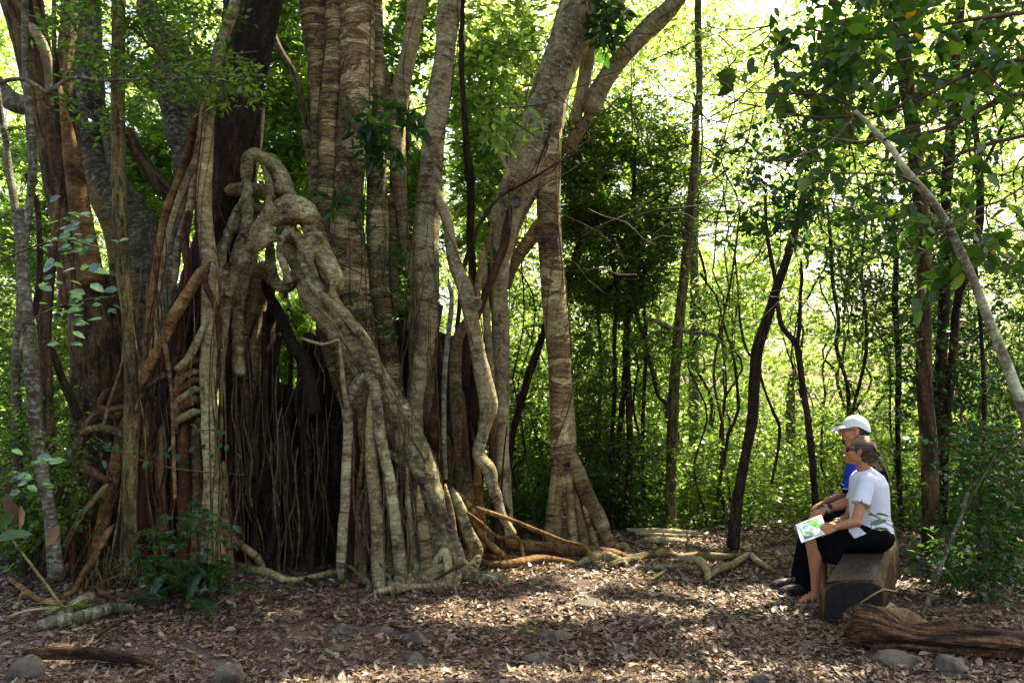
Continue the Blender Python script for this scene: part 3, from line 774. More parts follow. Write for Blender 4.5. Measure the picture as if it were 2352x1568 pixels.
# surface roots
for pts, mm in [
    ([(1049, 1128, 8), (1075, 1160, 9), (1098, 1196, 10), (1112, 1222, 12), (1132, 1245, 14)], None),
]:
    stem(fig, "root", pts, fo_, (7.55, 8.3), 16, label="sunlit orange root sweeping out to the log-like one")
stem(fig, "root", [(1125, 1232, 11), (1143, 1243, 14), (1173, 1248, 14), (1230, 1256, 14), (1300, 1262, 13), (1363, 1266, 12), (1410, 1270, 10), (1440, 1280, 8), (1470, 1292, 6)], fo_, (8.3, 8.05), 20, .06, .1, creep=1, label="long smooth root lying like a log across the clearing")
stem(fig, "root", [(1085, 1162, 6), (1110, 1172, 6), (1173, 1193, 5), (1242, 1221, 5), (1300, 1243, 4), (1345, 1256, 4)], fo_, (7.6, 7.9), 10, .05, .1)
stem(fig, "root", [(1060, 1165, 7), (1090, 1204, 7), (1112, 1236, 8), (1139, 1262, 8), (1160, 1280, 6)], fo_, (7.45, 7.9), 12)
stem(fig, "root", [(1072, 1175, 4), (1105, 1200, 4), (1145, 1232, 4), (1190, 1236, 4)], fo_, (7.4, 8.0), 8)
G = dict(ground=True)
stem(fig, "root", [(1060, 1278, 6), (1098, 1297, 8), (1140, 1302, 8), (1173, 1301, 9), (1205, 1296, 10), (1242, 1290, 9), (1294, 1293, 6), (1330, 1300, 4)], fo_, n=12, **G)
stem(fig, "root", [(1040, 1262, 5), (1080, 1275, 6), (1130, 1284, 6), (1180, 1284, 5), (1210, 1290, 4)], fo_, n=10, **G)
stem(fig, "root", [(1330, 1300, 5), (1345, 1293, 8), (1366, 1284, 10), (1392, 1283, 10), (1424, 1293, 8), (1440, 1302, 5)], fp, n=12, **G)
stem(fig, "root", [(1400, 1302, 7), (1452, 1290, 9), (1490, 1281, 9), (1528, 1278, 8), (1560, 1284, 7), (1605, 1281, 8), (1660, 1284, 8), (1697, 1282, 6), (1725, 1284, 4)], M['olive'], n=12, **G)
stem(fig, "root", [(1540, 1268, 5), (1550, 1280, 6), (1580, 1290, 8), (1605, 1293, 9), (1620, 1308, 9), (1626, 1326, 7), (1624, 1338, 4)], fp, n=12, **G)
stem(fig, "root", [(1630, 1328, 5), (1650, 1314, 7), (1682, 1302, 7), (1704, 1286, 7), (1722, 1280, 7), (1743, 1294, 6), (1768, 1308, 4)], fp, n=12, **G)
stem(fig, "root", [(1500, 1306, 5), (1540, 1309, 7), (1597, 1309, 6), (1615, 1305, 4)], fp, n=12, **G)
stem(fig, "root", [(1494, 1336, 3), (1530, 1314, 4), (1566, 1296, 3)], fp, n=8, **G)
stem(fig, "root", [(860, 1364, 4), (890, 1360, 7), (933, 1356, 8), (994, 1352, 7), (1030, 1346, 7), (1066, 1332, 7)], fp, n=12, **G)
stem(fig, "root", [(533, 1303, 9), (560, 1311, 10), (620, 1325, 10), (654, 1336, 7), (700, 1334, 6), (750, 1322, 6), (790, 1316, 5)], fp, n=12, **G)
stem(fig, "root", [(522, 1210, 9), (540, 1242, 9), (570, 1262, 9), (590, 1280, 9), (604, 1306, 7)], fg, 7.4, 12)
stem(fig, "root", [(640, 1300, 6), (690, 1330, 6), (730, 1340, 5)], M['brown'], n=10, **G)

# fine creeping roots over the stems, hanging strings in the hollow
def fine_roots(parent, name, creeps, hang, m=M['twig']):
    mb = MB(); sd = 3
    for P, k in creeps:
        for i in range(k * 2):
            sd += 1
            a = random.random() * .6
            tube(mb, wind(P, .0025 + .004 * random.random() ** 2, random.uniform(-1.6, 1.6), sd, a, min(1, a + random.uniform(.2, .6))), 5, .08, 0, 0, cap=False)
    for (x0, x1, y0, y1, Y0, Y1, k, rmin, rmax) in hang:
        for i in range(k):
            x = random.uniform(x0, x1); Y = random.uniform(Y0, Y1)
            ya = y0 + random.random() ** 1.6 * (y1 - y0) * .65; yb = min(y1, ya + random.uniform(.3, 1.3) * (y1 - y0))
            npt = 4 + int(random.random() * 3); pts = []
            r = random.uniform(rmin, rmax)
            dx = random.gauss(0, 45 if i % 3 == 0 else 14)
            for j in range(npt):
                u = j / (npt - 1)
                pts.append((x + dx * u + random.gauss(0, 6), ya + (yb - ya) * u, r * (.7 + .6 * u)))
            W = wp(pts, Y)
            if len(carve(resample(W, .1)[:, :3], .02)) < len(resample(W, .1)): continue
            tube(mb, W, 5, .09, 0, 0, cap=False, wob=.02)
    return mb.build(name, m, parent)
hr = fine_roots(fig, "hanging_roots", CREEP, [(500, 610, 660, 1310, 7.2, 7.7, 34, .9, 3.0), (600, 690, 760, 1330, 7.3, 7.8, 22, .9, 2.6), (690, 800, 860, 1330, 7.5, 8.2, 16, .8, 2.2), (800, 950, 900, 1330, 7.0, 7.4, 46, 1.0, 2.6), (980, 1180, 700, 1250, 7.7, 8.2, 60, 1.0, 2.6), (700, 1000, 400, 900, 7.6, 7.9, 40, .7, 1.4)])
hr['kind'] = 'stuff'; hr['label'] = "thin brown root strings hanging and creeping over the trunks"
fine2 = fine_roots(fig, "aerial_roots", [], [(520, 700, 700, 1310, 7.45, 7.9, 22, 2.5, 8), (640, 830, 900, 1330, 7.9, 8.4, 16, 3, 9), (880, 1170, 950, 1260, 7.6, 8.3, 26, 2, 6)], M['root_shade'])
fine2['kind'] = 'stuff'
# added back wall of the hollow, its shade put into the root colour
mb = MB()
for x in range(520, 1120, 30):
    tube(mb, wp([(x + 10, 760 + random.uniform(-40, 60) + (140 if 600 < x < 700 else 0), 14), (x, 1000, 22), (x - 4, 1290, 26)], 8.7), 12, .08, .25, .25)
mb.build("hollow_shade_wall", M['root_shade'], fig)
# knot hole
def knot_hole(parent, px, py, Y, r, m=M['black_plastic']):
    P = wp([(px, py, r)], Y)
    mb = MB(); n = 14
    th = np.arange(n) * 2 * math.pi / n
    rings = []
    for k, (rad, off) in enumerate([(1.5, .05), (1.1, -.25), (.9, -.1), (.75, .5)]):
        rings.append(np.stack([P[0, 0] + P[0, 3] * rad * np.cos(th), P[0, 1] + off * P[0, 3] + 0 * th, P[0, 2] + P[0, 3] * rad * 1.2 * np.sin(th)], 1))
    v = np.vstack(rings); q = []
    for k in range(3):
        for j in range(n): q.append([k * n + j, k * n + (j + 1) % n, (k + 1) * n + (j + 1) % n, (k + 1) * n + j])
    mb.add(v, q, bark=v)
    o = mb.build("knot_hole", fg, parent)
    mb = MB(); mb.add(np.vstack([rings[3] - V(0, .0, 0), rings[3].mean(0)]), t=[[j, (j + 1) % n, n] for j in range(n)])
    mb.build("hollow", m, o)  # black disc closing the shallow hole, its darkness put into the colour

# ================================================================ FIG WITH THE LEANING TRUNK
CREEP = []
rf = thing("leaning_fig", "leaning fig tree with a hollow eye knot and one straight banded pillar root", "tree", gbase(1290, 1245))
stem(rf, "trunk", [(1365, -70, 42), (1340, -20, 42), (1305, 96, 42), (1265, 193, 44), (1240, 290, 50), (1218, 370, 48), (1190, 440, 42), (1165, 500, 36), (1152, 580, 26), (1148, 660, 19), (1151, 775, 20), (1151, 930, 18), (1155, 1084, 17), (1160, 1190, 19), (1164, 1235, 22)], fp, (8.7, 8.5), 30, .08, .10, creep=5, label="leaning mottled grey trunk")
stem(rf, "pillar_root", [(1268, 200, 24), (1258, 310, 36), (1257, 380, 33), (1259, 450, 29), (1262, 540, 28), (1268, 620, 27), (1278, 750, 27), (1286, 853, 26), (1293, 1007, 28), (1294, 1080, 28), (1294, 1150, 26), (1297, 1248, 26)], M['fig_band'], (8.6, 8.75), 26, .09, .08, creep=4, label="straight pillar root with horizontal brown bands")
stem(rf, "buttress_root", [(1300, 1030, 18), (1320, 1068, 18), (1346, 1131, 19), (1380, 1200, 17), (1405, 1252, 12), (1435, 1276, 8)], fg, (8.7, 8.6), 18, .1, .12)
for pts in [[(1278, 1050, 9), (1270, 1130, 10), (1262, 1240, 11)], [(1285, 1090, 10), (1278, 1160, 10), (1276, 1246, 12)], [(1305, 1100, 9), (1312, 1170, 10), (1318, 1246, 11)], [(1320, 1130, 8), (1332, 1190, 9), (1342, 1250, 10)], [(1340, 1160, 6), (1352, 1200, 7), (1366, 1250, 8)]]:
    stem(rf, "root", pts, fg, 8.6, 14, .15, .15)
stem(rf, "root", [(1245, 1240, 6), (1220, 1200, 7), (1195, 1212, 7), (1170, 1230, 6)], M['root_red'], 8.7, 10)
stem(rf, "branch", [(1600, -70, 22), (1575, -35, 22), (1540, 18, 21), (1475, 77, 21), (1417, 143, 21), (1385, 190, 22), (1366, 225, 24), (1356, 252, 23)], fp, 8.9, 20, .08, .14, creep=2, label="thick grey branch ending in a rotten stub")
stem(rf, "branch", [(1360, 250, 10), (1345, 280, 11), (1318, 320, 14), (1302, 350, 13)], fg, 8.95, 14)
stem(rf, "branch", [(1430, -20, 16), (1392, 45, 16), (1362, 90, 16), (1350, 135, 16), (1338, 200, 15), (1320, 280, 15)], M['palewood'], 8.95, 16, label="bleached white dead branch catching the sun")
stem(rf, "root", [(1240, 500, 12), (1222, 544, 15), (1196, 580, 14), (1176, 615, 12), (1165, 660, 9)], fg, 8.8, 14)
stem(rf, "root", [(1128, 520, 6), (1112, 600, 8), (1118, 740, 9), (1127, 850, 9), (1130, 1000, 10)], fp, 8.4, 12)
stem(rf, "root", [(1142, 560, 7), (1135, 640, 9), (1138, 760, 9), (1136, 900, 9), (1140, 1080, 10), (1148, 1220, 12)], fo_, 8.6, 12)
stem(rf, "root", [(1172, 470, 10), (1160, 560, 10), (1130, 640, 9), (1110, 690, 8), (1085, 760, 9)], M['root_red'], 8.35, 12)
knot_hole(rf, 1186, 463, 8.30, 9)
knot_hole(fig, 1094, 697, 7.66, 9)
o = fine_roots(rf, "hanging_roots", CREEP, [(1150, 1260, 200, 900, 8.2, 8.4, 22, .6, 1.3), (1400, 1530, 100, 420, 8.6, 9.4, 14, .8, 1.4)]); o['kind'] = 'stuff'

# ================================================================ HOST TREE WRAPPED BY ROOTS
CREEP = []
host = thing("host_tree", "dark rough-barked tree wrapped in pale and orange fig roots, leaning at the top", "tree", gbase(400, 1335))
stem(host, "trunk", [(605, -80, 68), (590, -20, 66), (570, 80, 58), (549, 200, 50), (532, 330, 42), (512, 470, 42), (480, 620, 50), (448, 780, 58), (415, 950, 66), (395, 1150, 70), (385, 1345, 78)], M['dark'], 7.75, 30, .12, .12, label="dark fissured trunk")
stem(host, "trunk", [(580, 140, 22), (588, 240, 20), (586, 340, 15), (575, 430, 13)], M['dark'], 8.0, 16)
HP = []
def hs(*a, **k): HP.append(stem(host, "root", *a, **k))
hs([(548, -40, 12), (536, 20, 12), (510, 90, 13), (492, 160, 14), (478, 231, 14), (463, 347, 14), (440, 400, 13), (420, 450, 14), (396, 530, 13), (378, 640, 13), (366, 760, 14), (350, 900, 15), (338, 1100, 16), (332, 1330, 18)], fp, 7.3, 16, creep=2)
hs([(486, 180, 10), (478, 260, 14), (474, 347, 16), (469, 463, 16), (471, 520, 17), (480, 605, 18), (481, 660, 19), (482, 775, 18), (478, 850, 19), (479, 930, 17), (479, 1000, 16), (486, 1100, 18), (485, 1200, 22), (490, 1300, 26)], fp, 7.1, 20, .08, .14, creep=3, label="straight pale root strapped down the front of the dark trunk")
hs([(456, 240, 8), (436, 330, 9), (410, 420, 10), (386, 480, 11), (366, 600, 13), (352, 700, 13), (345, 800, 13), (335, 930, 13), (320, 1050, 14)], fo_, 7.35, 14, creep=1)
hs([(476, 612, 12), (462, 628, 14), (440, 662, 14), (420, 694, 14), (398, 730, 14), (378, 775, 13), (356, 820, 13), (320, 880, 14)], fo_, 7.05, 16, label="orange root slanting down from the pale strap root")
hs([(478, 730, 7), (462, 765, 8), (445, 800, 9), (430, 825, 9), (405, 849, 8)], fp, 7.02, 12)
hs([(430, 480, 8), (425, 560, 9), (432, 640, 9), (420, 740, 9), (400, 850, 9)], M['root_red'], 7.15, 12)
hs([(400, 520, 8), (392, 600, 10), (384, 700, 12), (378, 760, 11)], M['grey'], 7.2, 12)
hs([(446, 400, 8), (436, 480, 8), (410, 560, 9), (400, 640, 9), (372, 720, 9), (360, 830, 8)], fp, 7.2, 12)
hs([(480, 600, 6), (470, 650, 7), (492, 700, 7), (500, 740, 6), (504, 800, 6)], M['root_red'], 6.95, 10)
for k, (yy, rr) in enumerate([(838, 8), (858, 9), (880, 8), (902, 9), (925, 10), (950, 9)]):
    hs([(466, yy - 6, rr * .7), (448, yy - 8 + random.uniform(-4, 4), rr), (428, yy + 4, rr), (412 - k * 2, yy + 22, rr), (404, yy + 44, rr * .8)], fp if k % 2 else fo_, 7.1, 12, .1, .2)
hs([(372, 758, 5), (380, 800, 6), (388, 850, 5), (394, 900, 4), (398, 1000, 4), (402, 1150, 4)], fo_, 6.95, 10)
# orange foot and arched prop roots on the shaded side
hs([(330, 900, 16), (300, 960, 18), (278, 1020, 16), (264, 1080, 15), (248, 1140, 15), (238, 1193, 14), (222, 1250, 11), (206, 1296, 9), (186, 1340, 8)], fo_, (7.2, 7.0), 16, creep=1)
hs([(262, 1204, 6), (246, 1225, 8), (224, 1269, 8), (196, 1312, 8), (174, 1350, 7), (150, 1368, 6), (120, 1378, 6), (84, 1372, 6), (52, 1365, 4)], fo_, (6.9, 6.6), 12, label="sunlit orange prop root curving to the ground")
hs([(300, 1000, 18), (290, 1100, 18), (286, 1200, 17), (282, 1320, 18)], M['brown'], 7.3, 14, .2, .2)
hs([(340, 1000, 16), (330, 1150, 16), (322, 1330, 18)], rr_, 7.2, 14, .2, .2)
hs([(375, 960, 14), (368, 1100, 14), (372, 1330, 17)], M['brown'], 7.15, 14, .2, .2)
hs([(420, 960, 14), (424, 1100, 15), (420, 1340, 17)], rr_, 7.15, 14, .2, .2)
hs([(450, 960, 12), (452, 1120, 14), (448, 1330, 16)], fg, 7.2, 14, .2, .2)
hs([(510, 1060, 9), (514, 1150, 11), (520, 1240, 11), (530, 1320, 10)], fg, 7.3, 12)
hs([(300, 940, 13), (262, 960, 14), (225, 950, 12), (200, 975, 10), (184, 1020, 10), (165, 1056, 10), (140, 1110, 9), (118, 1180, 8)], M['brown'], (7.2, 6.9), 14)
hs([(252, 1108, 8), (222, 1090, 9), (192, 1072, 10), (170, 1064, 10)], M['brown'], 6.95, 12)
hs([(244, 1112, 6), (222, 1140, 6), (193, 1176, 6), (168, 1216, 6), (148, 1256, 5)], M['olive'], 6.8, 10)
hs([(250, 890, 8), (230, 925, 8), (240, 940, 8), (280, 935, 8), (320, 930, 9)], M['brown'], 7.0, 12)
hs([(215, 860, 5), (195, 895, 7), (220, 920, 8), (270, 915, 8), (330, 890, 9), (380, 860, 8)], M['brown'], 7.05, 12)
hs([(180, 1000, 8), (210, 985, 9), (250, 985, 10), (290, 1000, 10)], fg, 7.0, 12)
hs([(335, 1320, 5), (352, 1350, 7), (372, 1366, 8), (400, 1362, 8), (420, 1352, 6)], rr_, n=10, **G)
hs([(215, 1345, 4), (235, 1366, 6), (262, 1380, 6), (290, 1388, 5)], rr_, n=10, **G)
hs([(20, 1330, 5), (60, 1362, 6), (100, 1385, 6), (150, 1388, 5)], fo_, n=10, **G)
o = fine_roots(host, "hanging_roots", CREEP, [(350, 500, 450, 1000, 7.0, 7.2, 44, .8, 2.0), (250, 520, 850, 1330, 6.9, 7.2, 60, .7, 2.6), (100, 260, 1040, 1340, 6.8, 7.4, 36, .9, 2.4)], M['root_red']); o['kind'] = 'stuff'
o = fine_roots(host, "root_strings", [], [(300, 520, 600, 1300, 6.85, 7.0, 26, 1.5, 3.2), (200, 330, 1250, 1370, 6.7, 7.0, 30, .8, 1.6)], M['olive']); o['kind'] = 'stuff'

# ================================================================ OTHER TREES
def tree(name, label, base, parts, cat="tree", group=None):
    t = thing(name, label, cat, base, group)
    for pn, pts, m, Y, k in parts:
        stem(t, pn, pts, M[m], Y, **k)
    return t
CREEP = []
bt = tree("big_brown_tree", "massive dark brown tree splitting into several stems at the shaded edge", gbase(215, 1290), [
    ("trunk", [(215, 640, 52), (220, 760, 60), (226, 860, 60), (228, 960, 64), (220, 1100, 70), (215, 1300, 80)], 'brown', 8.3, dict(n=26, flute=.15)),
    ("trunk", [(30, -80, 52), (45, -20, 50), (72, 90, 44), (95, 190, 40), (112, 270, 40), (132, 360, 40), (150, 450, 38), (170, 560, 40), (195, 700, 50)], 'brown', 8.2, dict(n=26, flute=.12)),
    ("trunk", [(132, 200, 10), (145, 262, 14), (160, 330, 17), (172, 400, 20), (184, 480, 22), (198, 560, 24), (208, 650, 30)], 'fig_orange', 8.05, dict(n=16)),
    ("trunk", [(160, -80, 18), (158, 60, 18), (152, 150, 18), (158, 250, 18), (170, 360, 17), (182, 470, 17), (215, 640, 26)], 'olive', 8.25, dict(n=16)),
    ("branch", [(-60, 120, 26), (-20, 190, 24), (30, 235, 22), (80, 250, 20), (120, 300, 22)], 'grey', 8.3, dict(n=16)),
    ("branch", [(60, 60, 10), (80, 70, 12), (100, 110, 12), (112, 160, 12), (118, 210, 14)], 'palewood', 8.05, dict(n=12)),
])
g2 = tree("pale_fig_behind", "broad pale blotched fig seen behind the thin straight olive-barked tree", gbase(330, 1260), [
    ("trunk", [(196, -60, 30), (200, 60, 30), (206, 200, 32), (214, 320, 36), (228, 400, 44), (270, 470, 55), (320, 560, 62), (345, 700, 66), (352, 900, 70), (350, 1270, 80)], 'grey', 9.2, dict(n=28, flute=.2, lump=.2)),
    ("trunk", [(330, -60, 20), (345, 40, 26), (385, 90, 34), (405, 160, 44), (412, 230, 42), (420, 320, 34), (425, 400, 26), (420, 470, 24), (400, 560, 30)], 'grey', 9.4, dict(n=26)),
    ("branch", [(238, 250, 12), (246, 300, 14), (262, 380, 16), (278, 440, 22), (290, 500, 30)], 'grey', 9.0, dict(n=16)),
    ("branch", [(290, 300, 14), (330, 370, 16), (365, 420, 18), (395, 460, 18), (410, 520, 20)], 'brown', 9.1, dict(n=16)),
    ("root", [(193, 405, 8), (200, 430, 12), (225, 470, 14), (248, 530, 13), (262, 605, 12), (268, 700, 13)], 'fig_pale', 8.6, dict(n=14)),
    ("root", [(262, 560, 9), (275, 640, 10), (300, 700, 10), (330, 730, 12)], 'fig', 8.8, dict(n=12)),
    ("root", [(300, 620, 10), (318, 700, 12), (330, 800, 14), (335, 900, 16)], 'fig', 8.4, dict(n=12)),
])
bt2 = tree("rear_fig", "pale slender fig behind the fork of the dark leaning host tree", gbase(560, 1240), [
    ("trunk", [(540, 120, 12), (552, 220, 16), (562, 290, 20), (568, 360, 24), (565, 460, 28), (560, 600, 32), (560, 1240, 50)], 'fig_pale', 9.6, dict(n=20)),
    ("branch", [(620, 60, 7), (645, 120, 8), (675, 170, 8), (692, 230, 8), (705, 290, 8), (720, 350, 9)], 'olive', 9.0, dict(n=12)),
])
tree("pole_tree", "thin straight olive-barked tree in front of the pale blotched fig", gbase(300, 1330), [
    ("trunk", [(272, -60, 15), (272, 60, 15), (271, 200, 15), (273, 400, 15), (278, 520, 15), (285, 640, 15), (296, 740, 15), (301, 850, 15), (300, 1000, 16), (296, 1200, 17), (294, 1330, 19)], 'olive', 6.9, dict(n=16, flute=.05, lump=.06))])
tree("slender_tree", "slender grey lichen-spotted tree leaning across the shaded edge, next to the sunlit leaves", gbase(128, 1320), [
    ("trunk", [(58, -60, 7), (57, 60, 7), (59, 160, 7), (70, 280, 7), (76, 380, 8), (70, 450, 8)], 'grey', 6.6, dict(n=10)),
    ("trunk", [(45, 480, 9), (50, 560, 11), (54, 640, 13), (62, 720, 14), (68, 800, 14), (76, 900, 14), (84, 1000, 14), (98, 1090, 15), (116, 1190, 16), (130, 1330, 18)], 'grey', 6.6, dict(n=14, lump=.12)),
    ("branch", [(58, -60, 7), (57, 60, 7), (58, 160, 7), (64, 260, 7), (73, 380, 8), (66, 480, 9), (52, 580, 11)], 'grey', 6.62, dict(n=10)),
    ("branch", [(66, 740, 7), (84, 700, 7), (92, 600, 6), (86, 480, 5), (60, 400, 5)], 'dark', 6.7, dict(n=10))])
tree("slender_tree", "thin wavy grey sapling at the extreme edge, lit along one side", gbase(60, 1290), [
    ("trunk", [(-6, 200, 6), (2, 260, 6), (14, 330, 7), (22, 400, 9), (34, 470, 9), (44, 560, 9), (48, 700, 10), (36, 900, 10), (50, 1290, 12)], 'grey', 7.5, dict(n=10))])
tree("slender_tree", "pair of thin brown stems between the lichen-spotted tree and the massive brown one", gbase(110, 1290), [
    ("trunk", [(124, -60, 5), (124, 60, 5), (127, 200, 5), (133, 300, 6), (138, 400, 6), (132, 480, 7), (124, 560, 8), (112, 660, 11), (104, 760, 12), (108, 880, 12), (112, 1000, 13), (118, 1290, 14)], 'brown', 7.2, dict(n=10)),
    ("branch", [(90, 600, 6), (92, 700, 7), (98, 800, 9), (104, 900, 10)], 'brown', 7.25, dict(n=10)),
    ("branch", [(118, 800, 8), (140, 860, 8), (160, 910, 9), (180, 960, 10)], 'dark', 7.3, dict(n=10))])
tree("branch_overhead", "long wavy bare branch reaching across in front of the big brown tree", at(0, 189, 6.2), [
    ("stem", [(-60, 200, 5), (0, 189, 5), (30, 182, 5), (62, 184, 5), (88, 200, 5), (108, 214, 5), (130, 198, 4.5), (155, 182, 4), (185, 177, 4), (230, 186, 3), (275, 184, 3), (347, 182, 2.5), (420, 180, 2), (520, 176, 2), (605, 172, 1.2)], 'grey', 6.2, dict(n=8, flute=0, lump=.1)),
    ("twig", [(350, 181, 2), (380, 200, 2), (430, 150, 1.6), (500, 130, 1.2), (590, 118, 1)], 'grey', 6.2, dict(n=6, flute=0, lump=0)),
    ("twig", [(240, 186, 1.6), (300, 150, 1.3), (340, 110, 1)], 'grey', 6.2, dict(n=6, flute=0, lump=0))], cat="branch")
tree("dark_tree", "knobbly dark brown tree half hidden between the cream trunk and the leaning fig", gbase(1080, 1220), [
    ("trunk", [(1062, -60, 6), (1062, 60, 6), (1060, 160, 6), (1066, 260, 7), (1072, 350, 8), (1076, 400, 13), (1080, 430, 9), (1080, 520, 9), (1084, 620, 9), (1090, 900, 9), (1095, 1220, 10)], 'dark', 9.3, dict(n=12, lump=.3))])
tree("leaning_tree", "dark leaning slim tree standing alone in the bright gap before the couple", gbase(1685, 1250), [
    ("trunk", [(1850, 420, 6), (1838, 490, 8), (1821, 544, 9), (1806, 600, 9), (1787, 650, 10), (1766, 715, 11), (1752, 760, 12), (1738, 810, 13), (1733, 870, 13), (1728, 968, 13), (1713, 1045, 13), (1697, 1130, 14), (1688, 1200, 15), (1684, 1256, 17)], 'dark', 8.7, dict(n=14, lump=.16)),
    ("branch", [(1698, 700, 2.5), (1700, 740, 3), (1710, 790, 3), (1722, 815, 3), (1738, 828, 3)], 'dark', 8.7, dict(n=8)),
    ("branch", [(1744, 850, 3), (1758, 900, 3), (1778, 950, 3.5), (1790, 980, 3.5), (1786, 1040, 3), (1772, 1110, 3)], 'dark', 8.9, dict(n=8))])
tree("forked_sapling", "thin crooked forked sapling right behind the knees of the seated man", gbase(1873, 1235), [
    ("trunk", [(1758, 450, 3.5), (1760, 520, 4), (1770, 590, 5), (1784, 660, 5), (1786, 700, 5), (1794, 745, 6), (1812, 770, 6), (1829, 791, 7), (1836, 830, 7), (1841, 872, 7), (1850, 930, 7), (1857, 980, 7), (1866, 1060, 7), (1871, 1130, 7), (1877, 1240, 8)], 'dark', 8.6, dict(n=12, lump=.18)),
    ("branch", [(1840, 600, 2.5), (1842, 640, 4), (1838, 690, 4), (1837, 740, 4.5), (1831, 795, 5)], 'dark', 8.6, dict(n=10, lump=.2))])
tree("far_tree", "straight slim tree with yellow-brown bark beyond the fallen branches", gbase(1540, 1218), [
    ("trunk", [(1600, 300, 9), (1592, 420, 10), (1580, 544, 11), (1570, 640, 11), (1561, 740, 12), (1550, 870, 13), (1544, 1007, 13), (1540, 1120, 13), (1540, 1222, 14)], 'olive', 9.9, dict(n=14)),
    ("branch", [(1482, 729, 4), (1505, 738, 5), (1533, 752, 6), (1560, 756, 5), (1590, 764, 5), (1625, 766, 4), (1645, 774, 4), (1668, 799, 3)], 'grey', 9.6, dict(n=8, lump=.2))])
tree("pale_tree", "distant pale grey trunk rising into the bright gap of sky", gbase(1600, 1150), [
    ("trunk", [(1604, -60, 8), (1602, 60, 8), (1606, 190, 8), (1602, 260, 9), (1597, 330, 9), (1592, 1150, 12)], 'grey', 12.6, dict(n=12))])
tree("tall_tree", "tallest dark trunk with peeling bark just behind the log bench", gbase(2138, 1260), [
    ("trunk", [(2066, -60, 18), (2070, 40, 17), (2078, 154, 17), (2096, 300, 17), (2110, 424, 17), (2120, 544, 17), (2124, 650, 17), (2122, 750, 17), (2126, 891, 18), (2134, 1050, 20), (2138, 1180, 21), (2140, 1275, 25)], 'brown', 8.1, dict(n=18, lump=.12)),
    ("branch", [(2126, 560, 8), (2150, 510, 9), (2140, 460, 8), (2118, 400, 7)], 'brown', 8.15, dict(n=10))])
tree("second_tree", "thinner straight brown trunk close beside the tallest one", gbase(2148, 1250), [
    ("trunk", [(2210, -60, 10), (2204, 40, 10), (2196, 130, 10), (2184, 300, 11), (2174, 440, 12), (2172, 544, 12), (2168, 698, 12), (2158, 891, 13), (2151, 1084, 13), (2148, 1255, 15)], 'dark', 8.9, dict(n=14))])
tree("curved_tree", "dark curving sapling between the brown trunk and the pale diagonal pole", gbase(2168, 1240), [
    ("trunk", [(2228, 200, 5), (2240, 290, 6), (2248, 380, 8), (2252, 460, 8), (2250, 520, 9), (2236, 600, 9), (2210, 655, 9), (2196, 720, 9), (2190, 800, 9), (2182, 872, 9), (2172, 1000, 9), (2166, 1240, 10)], 'dark', 8.5, dict(n=12)),
    ("branch", [(2250, 400, 4), (2285, 330, 4), (2320, 250, 3), (2352, 190, 2)], 'dark', 8.5, dict(n=8)),
    ("branch", [(2205, 660, 4), (2180, 600, 4), (2160, 520, 3)], 'dark', 8.5, dict(n=8))])
tree("diagonal_pole", "pale blotched diagonal sapling leaning out of the frame above the couple", at(2352, 945, 5.2), [
    ("trunk", [(1964, 255, 4.5), (1995, 285, 5.5), (2026, 318, 7), (2050, 345, 7), (2072, 380, 8), (2100, 415, 8.5), (2130, 448, 9), (2158, 485, 9), (2182, 528, 9.5), (2204, 575, 10), (2222, 615, 10), (2240, 655, 10), (2257, 700, 10.5), (2276, 745, 11), (2296, 795, 11), (2314, 840, 11.5), (2334, 895, 12), (2352, 945, 12), (2390, 1060, 13), (2420, 1180, 14), (2440, 1330, 16)], 'pole', (5.1, 5.4), dict(n=14, flute=.05, lump=.12)),
    ("branch", [(2020, 312, 3), (1985, 325, 2.4), (1930, 320, 2), (1850, 305, 1.5)], 'twig', 5.1, dict(n=6)),
    ("branch", [(2030, 322, 3), (2070, 300, 2.5), (2120, 285, 2.2), (2160, 262, 1.6)], 'twig', 5.1, dict(n=6)),
    ("branch", [(2110, 425, 3), (2060, 402, 2.4), (1960, 398, 2), (1860, 400, 1.4)], 'twig', 5.1, dict(n=6)),
    ("branch", [(2180, 520, 3), (2240, 480, 2.5), (2300, 460, 2.2), (2360, 420, 1.8)], 'twig', 5.15, dict(n=6))])
tree("leaning_stick", "bare grey stick propped against the thicket beside the fallen log", gbase(2114, 1411), [
    ("stem", [(2222, 1130, 4), (2206, 1190, 4), (2180, 1250, 4.5), (2160, 1306, 5), (2141, 1353, 5), (2128, 1385, 5), (2114, 1414, 5)], 'grey', (6.5, 6.1), dict(n=8)),
    ("twig", [(2208, 1186, 2), (2250, 1110, 2), (2290, 1040, 1.6)], 'twig', 6.5, dict(n=6))], cat="stick")
tree("broken_branch", "bleached white broken branch hooked over the leaning fig", at(1158, 340, 8.1), [
    ("stem", [(1195, 236, 3.5), (1180, 268, 4), (1160, 305, 4.5), (1147, 338, 5), (1154, 368, 5), (1166, 392, 5), (1158, 412, 4)], 'palewood', 8.05, dict(n=8))], cat="branch")
tree("liana", "dark liana crossing the eye knot of the leaning fig and dropping to the roots", at(1120, 486, 8), [
    ("stem", [(1345, 345, 2), (1320, 353, 2.5), (1280, 375, 3), (1224, 409, 3.5), (1190, 428, 3.5), (1166, 440, 3.5), (1140, 462, 3.5), (1120, 486, 4), (1100, 520, 4), (1089, 550, 4.5), (1076, 580, 5), (1062, 630, 5), (1056, 700, 5), (1050, 760, 5)], 'dark', 8.15, dict(n=8)),
    ("twig", [(1230, 400, 1.5), (1242, 360, 1.5), (1262, 310, 1.2)], 'dark', 8.1, dict(n=6))], cat="vine")
